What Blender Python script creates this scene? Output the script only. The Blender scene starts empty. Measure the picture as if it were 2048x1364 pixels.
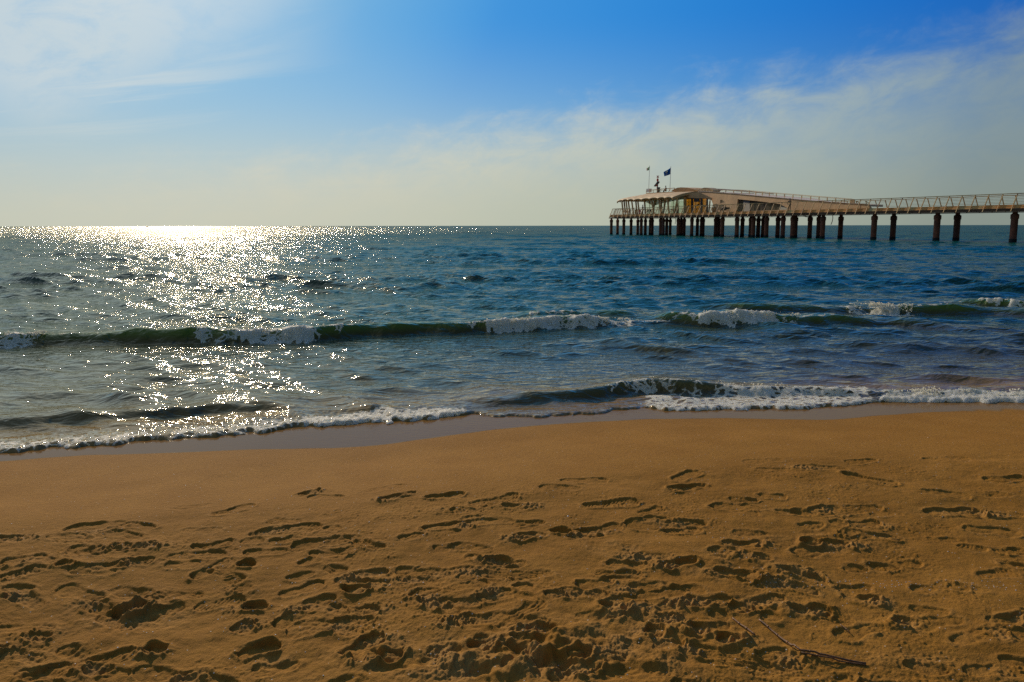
import bpy, bmesh, math, random
import numpy as np
from mathutils import Vector, Matrix
from mathutils.geometry import tessellate_polygon
random.seed(7); rng = np.random.default_rng(11)
S = bpy.context.scene; C = S.collection
R = math.radians

# ------------------------------------------------------------------ camera
FPX = 28/36*2048.0
CAMZ = 1.9
cam_d = bpy.data.cameras.new('camera'); cam = bpy.data.objects.new('camera', cam_d); C.objects.link(cam)
cam_d.sensor_width = 36; cam_d.lens = 28; cam_d.clip_start = 0.05; cam_d.clip_end = 60000
CM = Matrix.Rotation(R(90-8.24), 3, 'X') @ Matrix.Rotation(R(-0.085), 3, 'Z')
cam.matrix_world = Matrix.Translation((0, 0, CAMZ)) @ CM.to_4x4()
S.camera = cam

# ------------------------------------------------------------------ light
SUN_AZ, SUN_EL = R(-22.8), R(22)
sdir = Vector((math.sin(SUN_AZ)*math.cos(SUN_EL), math.cos(SUN_AZ)*math.cos(SUN_EL), math.sin(SUN_EL)))
sl = bpy.data.lights.new('sun', 'SUN'); sl.energy = 3.9; sl.angle = R(0.5); sl.color = (1.0, 0.83, 0.62)
sun = bpy.data.objects.new('sun', sl); C.objects.link(sun)
sun.rotation_mode = 'QUATERNION'; sun.rotation_quaternion = sdir.to_track_quat('Z', 'Y')
S.view_settings.view_transform = 'Standard'; S.view_settings.look = 'None'
S.view_settings.exposure = 0.0; S.view_settings.gamma = 1.0
S.cycles.use_denoising = False
S.cycles.max_bounces = 8; S.cycles.glossy_bounces = 3; S.cycles.diffuse_bounces = 4; S.cycles.transparent_max_bounces = 12
S.cycles.sample_clamp_indirect = 4.0

# ------------------------------------------------------------------ node helper
class NT:
    def __init__(s, tree): s.t = tree; s.n = tree.nodes; s.l = tree.links
    def new(s, typ, ins=None, **kw):
        n = s.n.new(typ)
        for k, v in kw.items(): setattr(n, k, v)
        for k, v in (ins or {}).items():
            sock = n.inputs[k]
            if isinstance(v, bpy.types.NodeSocket): s.l.new(v, sock)
            else: sock.default_value = v
        return n
    def math(s, op, a, b=0.0, c=0.0, clamp=False):
        n = s.new('ShaderNodeMath', {0: a, 1: b, 2: c}, operation=op); n.use_clamp = clamp
        return n.outputs[0]
    def ramp(s, fac, a, b, lo=0.0, hi=1.0, smooth=True):
        n = s.new('ShaderNodeMapRange', {'Value': fac, 'From Min': a, 'From Max': b, 'To Min': lo, 'To Max': hi})
        n.interpolation_type = 'SMOOTHSTEP' if smooth else 'LINEAR'
        return n.outputs[0]
    def mix(s, fac, a, b, mode='MIX'):
        n = s.new('ShaderNodeMix', data_type='RGBA', blend_type=mode)
        for k, v in ((0, fac), (6, a), (7, b)):
            if isinstance(v, bpy.types.NodeSocket): s.l.new(v, n.inputs[k])
            else: n.inputs[k].default_value = v if k == 0 or len(v) == 4 else (*v, 1)
        return n.outputs[2]
    def noise(s, vec, scale, detail=3, rough=.55, dist=0.0):
        return s.new('ShaderNodeTexNoise', {'Vector': vec, 'Scale': scale, 'Detail': detail, 'Roughness': rough, 'Distortion': dist}).outputs[0]
    def scaled(s, vec, sc, rot=(0, 0, 0), loc=(0, 0, 0)):
        return s.new('ShaderNodeMapping', {'Vector': vec, 'Scale': sc, 'Rotation': rot, 'Location': loc}).outputs[0]

# ------------------------------------------------------------------ world
W = bpy.data.worlds.new('World'); S.world = W; W.use_nodes = True
W.node_tree.nodes.clear()
w = NT(W.node_tree)
geo = w.new('ShaderNodeTexCoord').outputs['Generated']
sky = w.new('ShaderNodeTexSky', sky_type='NISHITA'); sky.sun_disc = False
sky.sun_elevation = SUN_EL; sky.sun_rotation = SUN_AZ
sky.air_density = 1.0; sky.dust_density = 0.4; sky.ozone_density = 3.0
xyz = w.new('ShaderNodeSeparateXYZ', {0: geo}).outputs
zc = w.math('MAXIMUM', xyz[2], 0.0)
# the plane of the high cloud sheet: direction divided by its height
zz = w.math('ADD', zc, 0.07)
px_ = w.math('DIVIDE', xyz[0], zz); py_ = w.math('DIVIDE', xyz[1], zz)
pl = w.new('ShaderNodeCombineXYZ', {0: px_, 1: py_, 2: 0.0}).outputs[0]
el_ = w.math('ARCSINE', xyz[2])
def dramp(fac, stops):
    n_ = w.new('ShaderNodeValToRGB', {0: fac}); cr = n_.color_ramp; cr.interpolation = 'B_SPLINE'
    while len(cr.elements) < len(stops): cr.elements.new(.5)
    for e_, (p_, c_) in zip(cr.elements, stops): e_.position = p_; e_.color = (*[v/10 for v in c_], 1)
    return w.new('ShaderNodeVectorMath', {0: n_.outputs[0], 'Scale': 10.0}, operation='SCALE').outputs[0]
blue = w.new('ShaderNodeHueSaturation', {'Hue': 0.505, 'Saturation': 1.35, 'Value': 0.80, 'Color': sky.outputs[0]}).outputs[0]
# sun glow measure
sd = w.new('ShaderNodeVectorMath', {0: geo, 1: tuple(sdir)}, operation='DOT_PRODUCT').outputs['Value']
glow = w.ramp(sd, 0.975, 1.0)
glow_w = w.ramp(sd, 0.60, 1.0)
# deep saturated blue away from the sun, paling towards it
blue = w.mix(0.90, blue, dramp(w.math('MAXIMUM', sd, 0.0), [(0.0, (.35, .9, 1.7)), (.45, (.04, .75, 2.7)), (.60, (.03, 1.05, 4.8)), (.755, (.05, 1.7, 6.0)), (.924, (.25, 2.85, 7.3)), (.968, (1.1, 4.0, 7.2)), (.99, (2.6, 5.0, 7.0)), (1.0, (5.6, 6.8, 7.4))]))
pale = dramp(w.math('MAXIMUM', sd, 0.0), [(0.0, (.5, 1.2, 2.2)), (.60, (.9, 2.5, 4.3)), (.755, (1.3, 3.5, 5.6)), (.90, (3.0, 5.3, 6.8)), (1.0, (5.0, 6.5, 6.7))])
blue = w.mix(w.math('MULTIPLY', w.ramp(el_, 0.25, 0.04), 0.9), blue, pale)
# edge of the big cirrostratus bank, rising to the right
az = w.math('ARCTAN2', xyz[0], xyz[1])
el = w.math('ARCSINE', xyz[2])
wob = w.noise(w.scaled(pl, (0.35, 0.9, 1), (0, 0, 0.5)), 1.6, 5, .6)
fibv = w.math('MULTIPLY', w.math('MULTIPLY_ADD', az, -0.16, el), 15.0); fibu = w.math('MULTIPLY', az, 8.0)
fib_c = w.new('ShaderNodeCombineXYZ', {0: fibu, 1: fibv, 2: 0.0}).outputs[0]
wob2 = w.noise(fib_c, 1.9, 9, .64, .35)
edge = w.math('MULTIPLY_ADD', az, 0.160, 0.132)     # elevation of the bank's edge in radians
d_edge = w.math('SUBTRACT', edge, el)
d_edge = w.math('ADD', d_edge, w.math('MULTIPLY', w.math('SUBTRACT', wob, .5), 0.05))
d_edge = w.math('ADD', d_edge, w.math('MULTIPLY', w.math('SUBTRACT', wob2, .5), 0.11))
bank = w.ramp(d_edge, -0.02, 0.075)
fib = w.ramp(wob2, 0.30, 0.70, 0.66, 1.0)
bank = w.math('MULTIPLY', bank, fib)
bank_op = w.ramp(az, 0.0, 0.5, 0.95, 0.80)
bank = w.math('MULTIPLY', bank, bank_op)
# wispy streaks near the sun (upper left)
stv = w.math('MULTIPLY', w.math('MULTIPLY_ADD', az, -0.13, el), 15.0)
st = w.noise(w.new('ShaderNodeCombineXYZ', {0: w.math('MULTIPLY', az, 1.7), 1: stv, 2: 3.3}).outputs[0], 1.25, 8, .60, .7)
st = w.ramp(st, 0.42, 0.68)
st = w.math('MAXIMUM', st, w.math('MULTIPLY', w.ramp(w.math('MULTIPLY_ADD', w.math('ABSOLUTE', w.math('ADD', az, .52)), -.45, el), .06, .16), w.ramp(wob2, .25, .6, .4, .95)))
leftm = w.ramp(az, -0.16, -0.50)
st = w.math('MULTIPLY', w.math('MULTIPLY', st, leftm), w.ramp(el, 0.03, 0.12))
st = w.math('MULTIPLY', st, 0.85)
# horizon haze
hz = w.ramp(el, 0.17, 0.0)
hz = w.math('POWER', hz, 1.3)
cloudcol = dramp(w.math('MAXIMUM', sd, 0.0), [(0.0, (1.0, 1.5, 1.8)), (.60, (2.5, 3.3, 3.5)), (.75, (4.2, 5.0, 4.8)), (.88, (6.3, 6.4, 5.4)), (1.0, (6.6, 6.8, 6.3))])
hazecol = dramp(w.math('MAXIMUM', sd, 0.0), [(0.0, (.7, 1.0, 1.1)), (.58, (2.7, 3.1, 2.6)), (.72, (4.1, 4.4, 3.5)), (.86, (5.0, 5.3, 4.2)), (.93, (5.9, 5.9, 4.75)), (1.0, (6.8, 6.7, 5.5))])
colr = w.mix(bank, blue, cloudcol)
colr = w.mix(st, colr, w.mix(glow_w, (3, 3.6, 4.0, 1), (6.2, 6.9, 7.0, 1)))
colr = w.mix(w.math('MULTIPLY', hz, 0.93), colr, hazecol)
colr = w.mix(w.math('MULTIPLY', glow, 0.15), colr, (9.6, 9.6, 9.4, 1))
bg = w.new('ShaderNodeBackground', {'Color': colr, 'Strength': 0.10})
out = w.new('ShaderNodeOutputWorld', {0: bg.outputs[0]})

# ------------------------------------------------------------------ geometry helpers
def ray(px, py):
    return (CM @ Vector(((px-1024)/FPX, -(py-682)/FPX, -1.0)))
def ground(px, py, z=0.0):
    d = ray(px, py); t = (z-CAMZ)/d.z
    return Vector((d.x*t, d.y*t, z))
def sstep(a, b, x):
    t = np.clip((x-a)/(b-a), 0, 1); return t*t*(3-2*t)
_tab = rng.random((256, 256)).astype(np.float32)*2-1
def vn(x, y, s=0):
    x = x+s*17.31+1000; y = y+s*41.77+1000
    xi = np.floor(x).astype(np.int64); yi = np.floor(y).astype(np.int64)
    fx = (x-xi); fy = (y-yi)
    fx = fx*fx*fx*(fx*(fx*6-15)+10); fy = fy*fy*fy*(fy*(fy*6-15)+10)
    a = _tab[xi & 255, yi & 255]; b = _tab[(xi+1) & 255, yi & 255]
    c = _tab[xi & 255, (yi+1) & 255]; d = _tab[(xi+1) & 255, (yi+1) & 255]
    return (a*(1-fx)+b*fx)*(1-fy)+(c*(1-fx)+d*fx)*fy
def fbm(x, y, lam, oct=4, s=0, gain=.5):
    r = 0; a = 1; k = 1/lam
    for i in range(oct):
        # rotate each octave
        t = .6*i; r = r+a*vn((x*math.cos(t)-y*math.sin(t))*k, (x*math.sin(t)+y*math.cos(t))*k, s+i); a *= gain; k *= 2.03
    return r
def curve(pts, z):
    g = [ground(px, py, z) for px, py in pts]; g.sort(key=lambda v: v.x)
    xs = np.array([v.x for v in g]); ys = np.array([v.y for v in g])
    return lambda x: np.interp(x, xs, ys)
def smooth_curve(pts, z):
    f = curve(pts, z)
    return lambda x: (f(x-.12)+f(x-.04)+f(x+.04)+f(x+.12))/4
def grid_mesh(name, X, Y, Z, attrs=None, wrap=False):
    n, m = X.shape
    me = bpy.data.meshes.new(name)
    co = np.stack([X, Y, Z], -1).reshape(-1, 3).astype(np.float32)
    i = np.arange(n*m).reshape(n, m)
    if wrap: i = np.concatenate([i, i[:, :1]], 1)
    q = np.stack([i[:-1, :-1], i[1:, :-1], i[1:, 1:], i[:-1, 1:]], -1).reshape(-1, 4).astype(np.int32)
    me.vertices.add(len(co)); me.vertices.foreach_set('co', co.ravel())
    me.loops.add(q.size); me.loops.foreach_set('vertex_index', q.ravel())
    me.polygons.add(len(q)); me.polygons.foreach_set('loop_start', np.arange(0, q.size, 4, dtype=np.int32))
    me.polygons.foreach_set('loop_total', np.full(len(q), 4, np.int32))
    me.polygons.foreach_set('use_smooth', np.ones(len(q), bool))
    me.update(calc_edges=True)
    for k, v in (attrs or {}).items():
        a = me.attributes.new(k, 'FLOAT', 'POINT'); a.data.foreach_set('value', v.astype(np.float32).ravel())
    o = bpy.data.objects.new(name, me); C.objects.link(o)
    return o
def tag(o, label=None, cat=None, group=None, kind=None):
    if label: o['label'] = label
    if cat: o['category'] = cat
    if group: o['group'] = group
    if kind: o['kind'] = kind
    return o

# ------------------------------------------------------------------ shoreline curves (real distances on the beach)
wetline = smooth_curve([(-300, 945), (0, 922), (130, 912), (330, 905), (510, 898), (640, 897), (760, 890), (900, 870), (1050, 852), (1150, 845),
    (1300, 838), (1450, 836), (1560, 838), (1660, 840), (1740, 832), (1850, 824), (2048, 818), (2400, 808)], 0.05)
front = curve([(-300, 925), (0, 903), (100, 895), (200, 888), (300, 878), (400, 870), (480, 862), (560, 853), (640, 845), (720, 838), (800, 832),
    (880, 828), (940, 822), (1000, 829), (1100, 829), (1200, 823), (1280, 810), (1330, 817), (1420, 818), (1500, 815), (1600, 813), (1700, 806),
    (1760, 800), (1850, 802), (1950, 803), (2048, 803), (2400, 800)], 0.05)
crestline = smooth_curve([(-300, 1085), (0, 1060), (250, 1045), (500, 1020), (700, 1003), (900, 990), (1100, 972), (1300, 950), (1500, 925), (1700, 912), (2048, 900), (2400, 890)], 0.19)

def sand_base(X, Y):
    q = wetline(X)-Y
    qc = wetline(X)-crestline(X)
    zb = np.where(q < 0, .05+.055*q, .05+.090*q)
    # round crest: soft-min of rising slope and nearly flat berm top
    zt = .05+.090*qc-.012*(q-qc)
    k = .014
    z = -k*np.logaddexp(-zb/k, -zt/k)
    z = np.maximum(z, -3.5)
    return z, q, qc

# ------------------------------------------------------------------ SAND
daz = np.concatenate([np.linspace(-180, -36.5, 60)[:-1], np.arange(-36.5, 36.5, 0.052), np.linspace(36.5, 180, 60)[:-1]])*math.pi/180
rr = np.concatenate([[0.02, .4, .9, 1.4], np.geomspace(1.8, 9.0, 900), np.geomspace(9.1, 90, 110)[:]])
AZ, RR = np.meshgrid(daz, rr)
X = RR*np.sin(AZ); Y = RR*np.cos(AZ)
Z, Q, QC = sand_base(X, Y)
berm = sstep(-.15, .35, Q-QC)                 # 1 on the trodden berm
fine = (np.abs(AZ) < R(37)) & (RR < 9.0)
near = 1-sstep(3.0, 4.6, RR)
Z = Z+.010*fbm(X, Y, 1.1, 3, 3)*sstep(.1, .8, Q)+berm*.006*fbm(X, Y, .22, 3, 9)
tr = berm*(.35+.65*near)
und = fbm(X, Y, .13, 4, 21)
Z = Z+tr*.0045*und
c6 = lambda x, y: (x/2, 920+y/2)
c7 = lambda x, y: (1024+x/2, 880+y/2)
# (x0,y0, x1,y1, depth cm, kind)  kind: 0 smooth, 1 tread, 2 deep with thrown-up sand
P6 = [(255,325,515,275,2.2,0),(840,240,1020,190,1.4,1),(680,208,855,192,.5,0),(1190,145,1280,125,1.6,2),(1225,158,1380,158,1.2,0),(1440,130,1640,125,.6,0),
(1525,185,1660,150,2.4,2),(1700,180,1860,158,2.4,0),(1875,215,2080,170,1.6,1),(1015,310,1290,290,1.9,1),(1290,300,1370,298,1.1,0),(1690,315,1900,280,2.2,2),
(1860,285,2060,272,1.6,0),(260,415,430,385,1.9,1),(450,390,600,375,1.4,2),(765,375,935,345,2.2,1),(960,352,1060,345,1,0),(665,412,910,405,1.3,0),
(1160,375,1410,335,1.9,0),(1290,392,1430,382,1.2,0),(1410,350,1550,378,2.2,1),(1590,345,1700,330,1.4,1),(0,445,190,430,1.9,0),(0,520,190,470,1.9,1),
(220,465,305,455,2.2,0),(360,470,540,435,1.5,2),(520,445,620,420,1.4,1),(660,440,800,440,1,0),(760,487,860,470,2.6,0),(950,440,1025,440,3.6,0),
(1190,437,1290,420,1.7,0),(1145,490,1260,470,1.4,0),(1290,455,1400,450,1.4,1),(1740,380,1800,380,1.8,0),(1800,378,1975,385,1.5,0),(1860,430,1940,420,1.2,0),
(1930,440,2060,440,3.2,2),(0,562,150,545,1.6,0),(240,540,420,575,1.6,0),(450,630,600,600,4.2,2),(930,540,1020,530,.8,2),(780,600,990,575,.9,1),
(970,612,1070,598,3,2),(1335,505,1570,525,1.6,0),(1210,592,1350,570,2,0),(1370,547,1490,535,2.6,2),(1635,575,1760,550,1.5,1),(1800,548,1960,532,1.4,0),
(1830,502,2040,495,1.2,0),(1910,592,2048,560,1.5,0),(110,740,200,720,1.7,2),(220,782,320,770,1.7,0),(0,825,100,800,1.4,0),(300,832,560,805,1.8,1),
(570,792,670,762,3,2),(80,885,290,850,2.4,0),(330,852,460,840,1.8,2),(920,692,1020,665,2.2,2),(1085,675,1400,632,1.7,0),(945,785,1130,755,2.6,0),
(1140,725,1500,655,2.0,0),(1320,712,1480,690,1.3,2),(1000,852,1200,830,1.4,0),(1525,815,1605,805,3.6,0),(1430,825,1500,815,2.2,2),(1350,792,1560,750,1.8,2),
(1700,805,1850,790,1.6,0),(1870,775,1990,765,2.6,2)]
P7 = [(1325,100,1465,92,1.5,1),(1640,82,1830,82,.8,0),(915,105,1095,102,.8,0),(980,145,1120,140,1,0),(1140,132,1340,130,1,2),(1320,168,1545,175,2.4,1),
(1880,168,2060,165,2.2,1),(190,192,385,188,1.1,0),(105,217,275,228,1.3,0),(625,188,770,160,1.7,0),(625,232,770,210,2.2,2),(280,292,510,280,2.2,1),
(870,267,985,265,2.2,1),(985,248,1100,250,1.4,0),(790,300,1000,297,1.5,0),(1615,218,1840,235,1,0),(1900,230,2000,230,.6,0),(1110,312,1220,312,1.8,1),
(1265,300,1480,280,1.2,0),(1640,290,1900,295,1.8,2),(1900,297,2048,302,1.2,2),(1800,357,2040,370,1.3,0),(0,367,135,360,2.2,1),(250,397,440,372,1.9,0),
(450,380,770,355,1.9,0),(600,392,765,392,2,1),(0,425,140,412,1.6,2),(150,397,250,402,2.2,2),(880,398,1045,412,1.2,0),(1140,362,1250,355,1.4,1),
(1280,347,1330,345,1.8,0),(1340,342,1480,346,1.6,0),(1155,432,1240,430,3.2,0),(1240,425,1380,440,1.6,2),(1310,388,1560,405,1.3,2),(1710,402,1810,400,1,0),
(1780,432,1900,432,1.4,1),(1920,442,2060,442,1.6,1),(780,482,900,475,1.6,0),(370,527,560,545,1.6,0),(590,545,740,520,3,2),(380,583,520,585,2.4,0),
(250,612,410,600,2,0),(500,662,690,622,1.9,0),(670,622,770,645,1.5,0),(1060,552,1270,580,2.4,0),(1330,532,1420,525,1.6,0),(1420,502,1550,522,2,1),
(1540,492,1645,500,1.6,0),(1960,500,2060,500,1.8,0),(970,612,1100,602,1.1,1),(1590,612,1700,602,1.5,0),(1740,597,1830,605,1.5,0),(0,612,90,620,1.6,0),
(790,727,860,720,1.8,0),(1590,682,1750,700,1.3,0),(1525,742,1630,745,2,2),(530,802,610,792,2.8,0),(560,872,690,845,1.7,0),(980,885,1100,862,1.5,0),
(1560,905,1750,935,1.8,1),(220,892,320,882,3,0),(1000,732,1080,742,1.2,0),(800,560,1000,575,1.6,2),(900,500,1040,505,1.4,2),(350,690,480,700,2,2),
(860,690,980,700,2.2,2),(1100,690,1280,700,1.9,2),(700,780,800,790,2,2),(820,830,920,820,2.4,2),(60,790,180,800,2.2,2),(130,650,210,655,1.6,0),(1300,610,1440,605,1.3,0),(1320,640,1480,655,1.4,2)]
extra = []
for i in range(115):
    px_ = random.uniform(-40, 2090); py_ = random.uniform(1075-.05*px_, 1390); ln = 60+(py_-1000)*.22; a_ = random.gauss(-.03, .10)
    extra.append((px_, py_, px_+ln*math.cos(a_), py_+ln*math.sin(a_)*.5, random.uniform(.6, 1.7), random.choice((0, 0, 1, 2, 2))))
prints = extra+[(*c6(a, b), *c6(c, d), e, k) for a, b, c, d, e, k in P6]+[(*c7(a, b), *c7(c, d), e, k) for a, b, c, d, e, k in P7]
sub = fine
xs = X[sub]; ys = Y[sub]; zs = np.zeros_like(xs)
wx = xs+.0045*vn(xs/.07, ys/.07, 1)+.0020*vn(xs/.018, ys/.018, 2)
wy = ys+.0045*vn(xs/.07, ys/.07, 5)+.0020*vn(xs/.018, ys/.018, 6)
crumb_n = np.clip(vn(xs/.011, ys/.013, 11)*.8+vn(xs/.022, ys/.026, 12), -1.2, 1.5)
crumb = np.clip(crumb_n-.15, 0, 2)
ht = np.array([0, .04, .12, .25, .45, .70, .88, .96, 1.0]); hw_ = np.array([0, .022, .033, .037, .033, .050, .046, .028, 0])
crmask = np.zeros_like(xs)
for k, (x0, y0, x1, y1, dep, kind) in enumerate(prints):
    a = ground(x0, y0, .18); b = ground(x1, y1, .18)
    if k % 2: a, b = b, a
    cx, cy = (a.x+b.x)/2, (a.y+b.y)/2; L = max((b-a).length, .09)
    m = np.nonzero((np.abs(xs-cx) < L*.5+.14) & (np.abs(ys-cy) < L*.5+.14))[0]
    if len(m) == 0: continue
    ux, uy = (b.x-a.x)/L, (b.y-a.y)/L
    jr = random.gauss(0, .16 if k >= len(extra) else .34); ux, uy = ux*math.cos(jr)-uy*math.sin(jr), ux*math.sin(jr)+uy*math.cos(jr)
    dx = wx[m]-cx; dy = wy[m]-cy
    u = dx*ux+dy*uy; v = -dx*uy+dy*ux
    t = u/L+.5
    wsc = min(max(L/.30, .85), 1.3)*1.2
    v = v+.012*np.sin(t*3.1)*(1 if k % 3 else -1)
    hw = np.interp(t, ht, hw_, left=0, right=0)*wsc
    if L < .17: hw = np.sqrt(np.clip(1-(2*t-1)**2, 0, 1))*.042*max(wsc, .9)
    over = np.maximum(np.maximum(-t, t-1), 0)*L
    e = np.where(over > 0, -np.hypot(over, np.maximum(np.abs(v)-.01, 0)), hw-np.abs(v))
    D = dep*(.0052 if kind < 2 and dep < 2.5 else .0074)
    tilt = .72+.28*np.sin((t+.21*k)*5.1)+np.clip(v/.05, -1, 1)*.16
    inside = sstep(-.002, .008, e)
    zz_ = -D*inside*tilt
    zz_ = zz_+inside*(.0022*vn(xs[m]/.028, ys[m]/.03, 500+k)+.0010*crumb_n[m])
    rim = np.exp(-((e+.014)/.013)**2)*np.where(e < .004, 1, .3)
    zz_ = zz_+D*.75*rim*(.45+.6*vn(xs[m]/.05, ys[m]/.05, 30+k))
    if kind == 1:
        zz_ = zz_+inside*.0030*np.sin((u*math.cos(.5*k)+v*math.sin(.5*k))*2*math.pi/.022+2.5*vn(xs[m]/.03, ys[m]/.03, 300+k))*(.5+.7*vn(xs[m]/.05, ys[m]/.04, 340+k))
    if kind == 2:
        mx = cx+ux*L*.42; my = cy+uy*L*.42
        g = np.exp(-(((xs[m]-mx)/.085)**2+((ys[m]-my)/.055)**2))
        zz_ = zz_+g*(D*.6+.010*crumb[m])
        crmask[m] = np.maximum(crmask[m], g*.9+inside*.35)
    crmask[m] = np.maximum(crmask[m], .32*rim)
    zs[m] = np.where(inside > .02, np.minimum(zs[m], 0)*(1-inside*.75)+zz_, zs[m]+zz_)
# churned patches of crumbly sand
for (x, y, rx, ry, am) in [(900,1330,190,40,1.2),(1060,1310,110,45,1.5),(1250,1310,150,50,1.2),(1500,1160,120,22,1.0),(1560,1225,110,20,1.1),(260,1235,95,35,1.3),
    (1230,1110,60,18,.9),(1250,1235,70,25,1.0),(1370,1270,90,25,.9),(1450,1130,60,15,.7),(560,1240,60,18,.9),(700,1225,70,14,.7),(1660,1095,70,18,1.0),(1780,1085,60,12,.5),
    (1880,1030,60,10,.6),(1100,1330,80,36,1.2),(560,1330,60,14,.8),(1850,1330,110,18,.7),(1030,1355,330,25,1.2),(80,1150,60,15,.6),(1540,1085,80,14,.4),(1700,980,90,10,.3)]:
    g = ground(x, y, .18); gx = abs(ground(x+rx, y, .18).x-g.x); gy = abs(ground(x, y-ry, .18).y-g.y)
    gg = np.exp(-((xs-g.x)/gx)**2-((ys-g.y)/gy)**2)
    crmask = np.maximum(crmask, gg*am*.75)
    zs += gg*am*.010*fbm(xs, ys, .085, 3, 44)
cm = np.clip(crmask*(.55+.8*vn(xs/.09, ys/.09, 52)), 0, 1.3)
zs += cm*(.0052*crumb_n+.0030*vn(xs/.006, ys/.007, 13))
# scattered clods, pits and light trampling over all the berm
bm_ = berm[sub]
cl = vn(xs/.016, ys/.018, 61); sel = sstep(.15, .55, fbm(xs, ys, .35, 2, 62))
zs += bm_*sel*.010*np.clip(cl-.55, 0, 1)
pit = vn(xs/.012, ys/.013, 71); zs -= bm_*.006*np.clip(pit-.72, 0, 1)
zs += bm_*.0011*vn(xs/.010, ys/.011, 73)*(.4+sel)
Z[sub] += zs
wet = 1-sstep(-.015, .03, Q+.02*vn(X/.25, Y/.25, 80))
damp = (1-sstep(.0, .9, Q))
dry = np.zeros_like(X); dry[sub] = np.clip(cm, 0, 1)
sand = grid_mesh('sand', X, Y, Z, {'wet': wet, 'damp': damp, 'dry': dry}, wrap=True)
tag(sand, kind='structure')

def new_mat(name):
    m = bpy.data.materials.new(name); m.use_nodes = True; m.node_tree.nodes.clear()
    n = NT(m.node_tree); return m, n
m, n = new_mat('sand'); pos = n.new('ShaderNodeNewGeometry').outputs['Position']
at = lambda k: n.new('ShaderNodeAttribute', attribute_name=k).outputs['Fac']
A_wet, A_damp, A_dry = at('wet'), at('damp'), at('dry')
big = n.noise(pos, 2.2, 4, .6); mid = n.noise(pos, 30, 4, .65); gr = n.noise(pos, 420, 3, .7)
col = n.mix(n.ramp(big, .35, .65), (.305, .130, .014, 1), (.370, .168, .024, 1))
col = n.mix(n.ramp(mid, .3, .75, 0, .55), col, (.24, .105, .022, 1))
col = n.mix(n.ramp(gr, .30, .75), n.mix(0.5, col, (.10, .045, .008, 1)), n.mix(.25, col, (.60, .32, .07, 1)))
col = n.mix(n.math('MULTIPLY', A_dry, .35), col, (.44, .26, .10, 1))
sp = n.new('ShaderNodeTexVoronoi', {'Vector': pos, 'Scale': 46.0}, feature='F1'); spr = n.new('ShaderNodeSeparateColor', {0: sp.outputs['Color']}).outputs[0]
spk = n.math('MULTIPLY', n.math('LESS_THAN', sp.outputs['Distance'], 0.13), n.math('GREATER_THAN', spr, .80))
col = n.mix(n.math('MULTIPLY', spk, .7), col, n.mix(n.math('GREATER_THAN', spr, .9), (.05, .03, .02, 1), (.75, .68, .55, 1)))
col = n.mix(n.math('MULTIPLY', A_damp, .30), col, (.20, .095, .022, 1))
col = n.mix(n.math('MULTIPLY', A_wet, .8), col, (.150, .088, .030, 1))
rough = n.ramp(A_wet, 0, 1, .88, .8)
bh = n.math('ADD', n.math('MULTIPLY', n.noise(pos, 160, 3, .7), .0035), n.math('MULTIPLY', n.noise(pos, 34, 3, .6), .005))
bh = n.math('MULTIPLY', bh, n.ramp(A_wet, 0, 1, 1.0, 0.03))
bmp = n.new('ShaderNodeBump', {'Strength': .9, 'Distance': 1.0, 'Height': bh}).outputs[0]
rip = n.noise(n.scaled(pos, (1, 3, 1)), 9, 3, .5)
cb = n.new('ShaderNodeBump', {'Strength': 1.0, 'Distance': .0014, 'Height': rip}).outputs[0]
p = n.new('ShaderNodeBsdfPrincipled', {'Base Color': col, 'Roughness': rough, 'Normal': bmp, 'Specular IOR Level': n.ramp(A_wet, 0, 1, .04, .0),
    'Coat Weight': n.math('MULTIPLY', A_wet, .42), 'Coat Tint': (1.0, .92, .70, 1), 'Coat Roughness': .05, 'Coat IOR': 1.33, 'Coat Normal': cb})
n.new('ShaderNodeOutputMaterial', {0: p.outputs[0]}); sand.data.materials.append(m)
del X, Y, Z, AZ, RR, xs, ys, wx, wy, Q, QC

# ------------------------------------------------------------------ SEA
saz = np.concatenate([np.linspace(-100, -37, 40)[:-1], np.arange(-37, 37, 0.078), np.linspace(37, 100, 40)])*math.pi/180
sr = np.concatenate([np.geomspace(4.6, 260, 760), np.geomspace(266, 30000, 150)])
AZ, RR = np.meshgrid(saz, sr)
X = RR*np.sin(AZ); Y = RR*np.cos(AZ)
FX = X.copy(); FY = Y.copy()
off = Y-front(X)                                   # metres seaward of the swash front
dr = np.maximum(RR*.0054, RR*.00136*1.0); dr = np.where(RR > 260, RR*.032, dr)
dirn = R(200)
H = np.zeros_like(X); DX = np.zeros_like(X); DY = np.zeros_like(X)
amp_env = .50+.50*sstep(3.0, 11, off)
warp1 = vn(X/9, Y/6, 3); warp2 = vn(X/3.1, Y/2.2, 5)
NW = 64
for i in range(NW):
    f = i/(NW-1)
    lam = 7.5*(.25/7.5)**f*(1+.13*rng.random())
    spread = .26+.30*f**.6
    th = R(262)+rng.normal()*spread                # travelling to the shore, slightly to the left
    k = 2*math.pi/lam; slope = .040+.075*math.exp(-((math.log(lam/.70))/.85)**2)
    if lam > 3.5: slope *= .55
    a = slope/k
    wgt = sstep(1.9, 3.8, lam/dr)*a*(amp_env if lam > .6 else (.5+.5*amp_env))
    ph = k*(X*math.cos(th)+Y*math.sin(th))+rng.random()*6.28+warp1*1.6+warp2*(.9 if lam < 3 else .3)
    H += wgt*np.cos(ph)
    s = .75*wgt*np.sin(ph); DX -= s*math.cos(th); DY -= s*math.sin(th)
grp = .70+.5*vn(X/13, Y/7, 8)+.3*vn(X/4, Y/2.4, 9)
grp = np.clip(grp, .45, 1.08); H *= grp; DX *= grp; DY *= grp
FOAM = np.zeros_like(X); GREEN = np.zeros_like(X); spray = []
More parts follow.
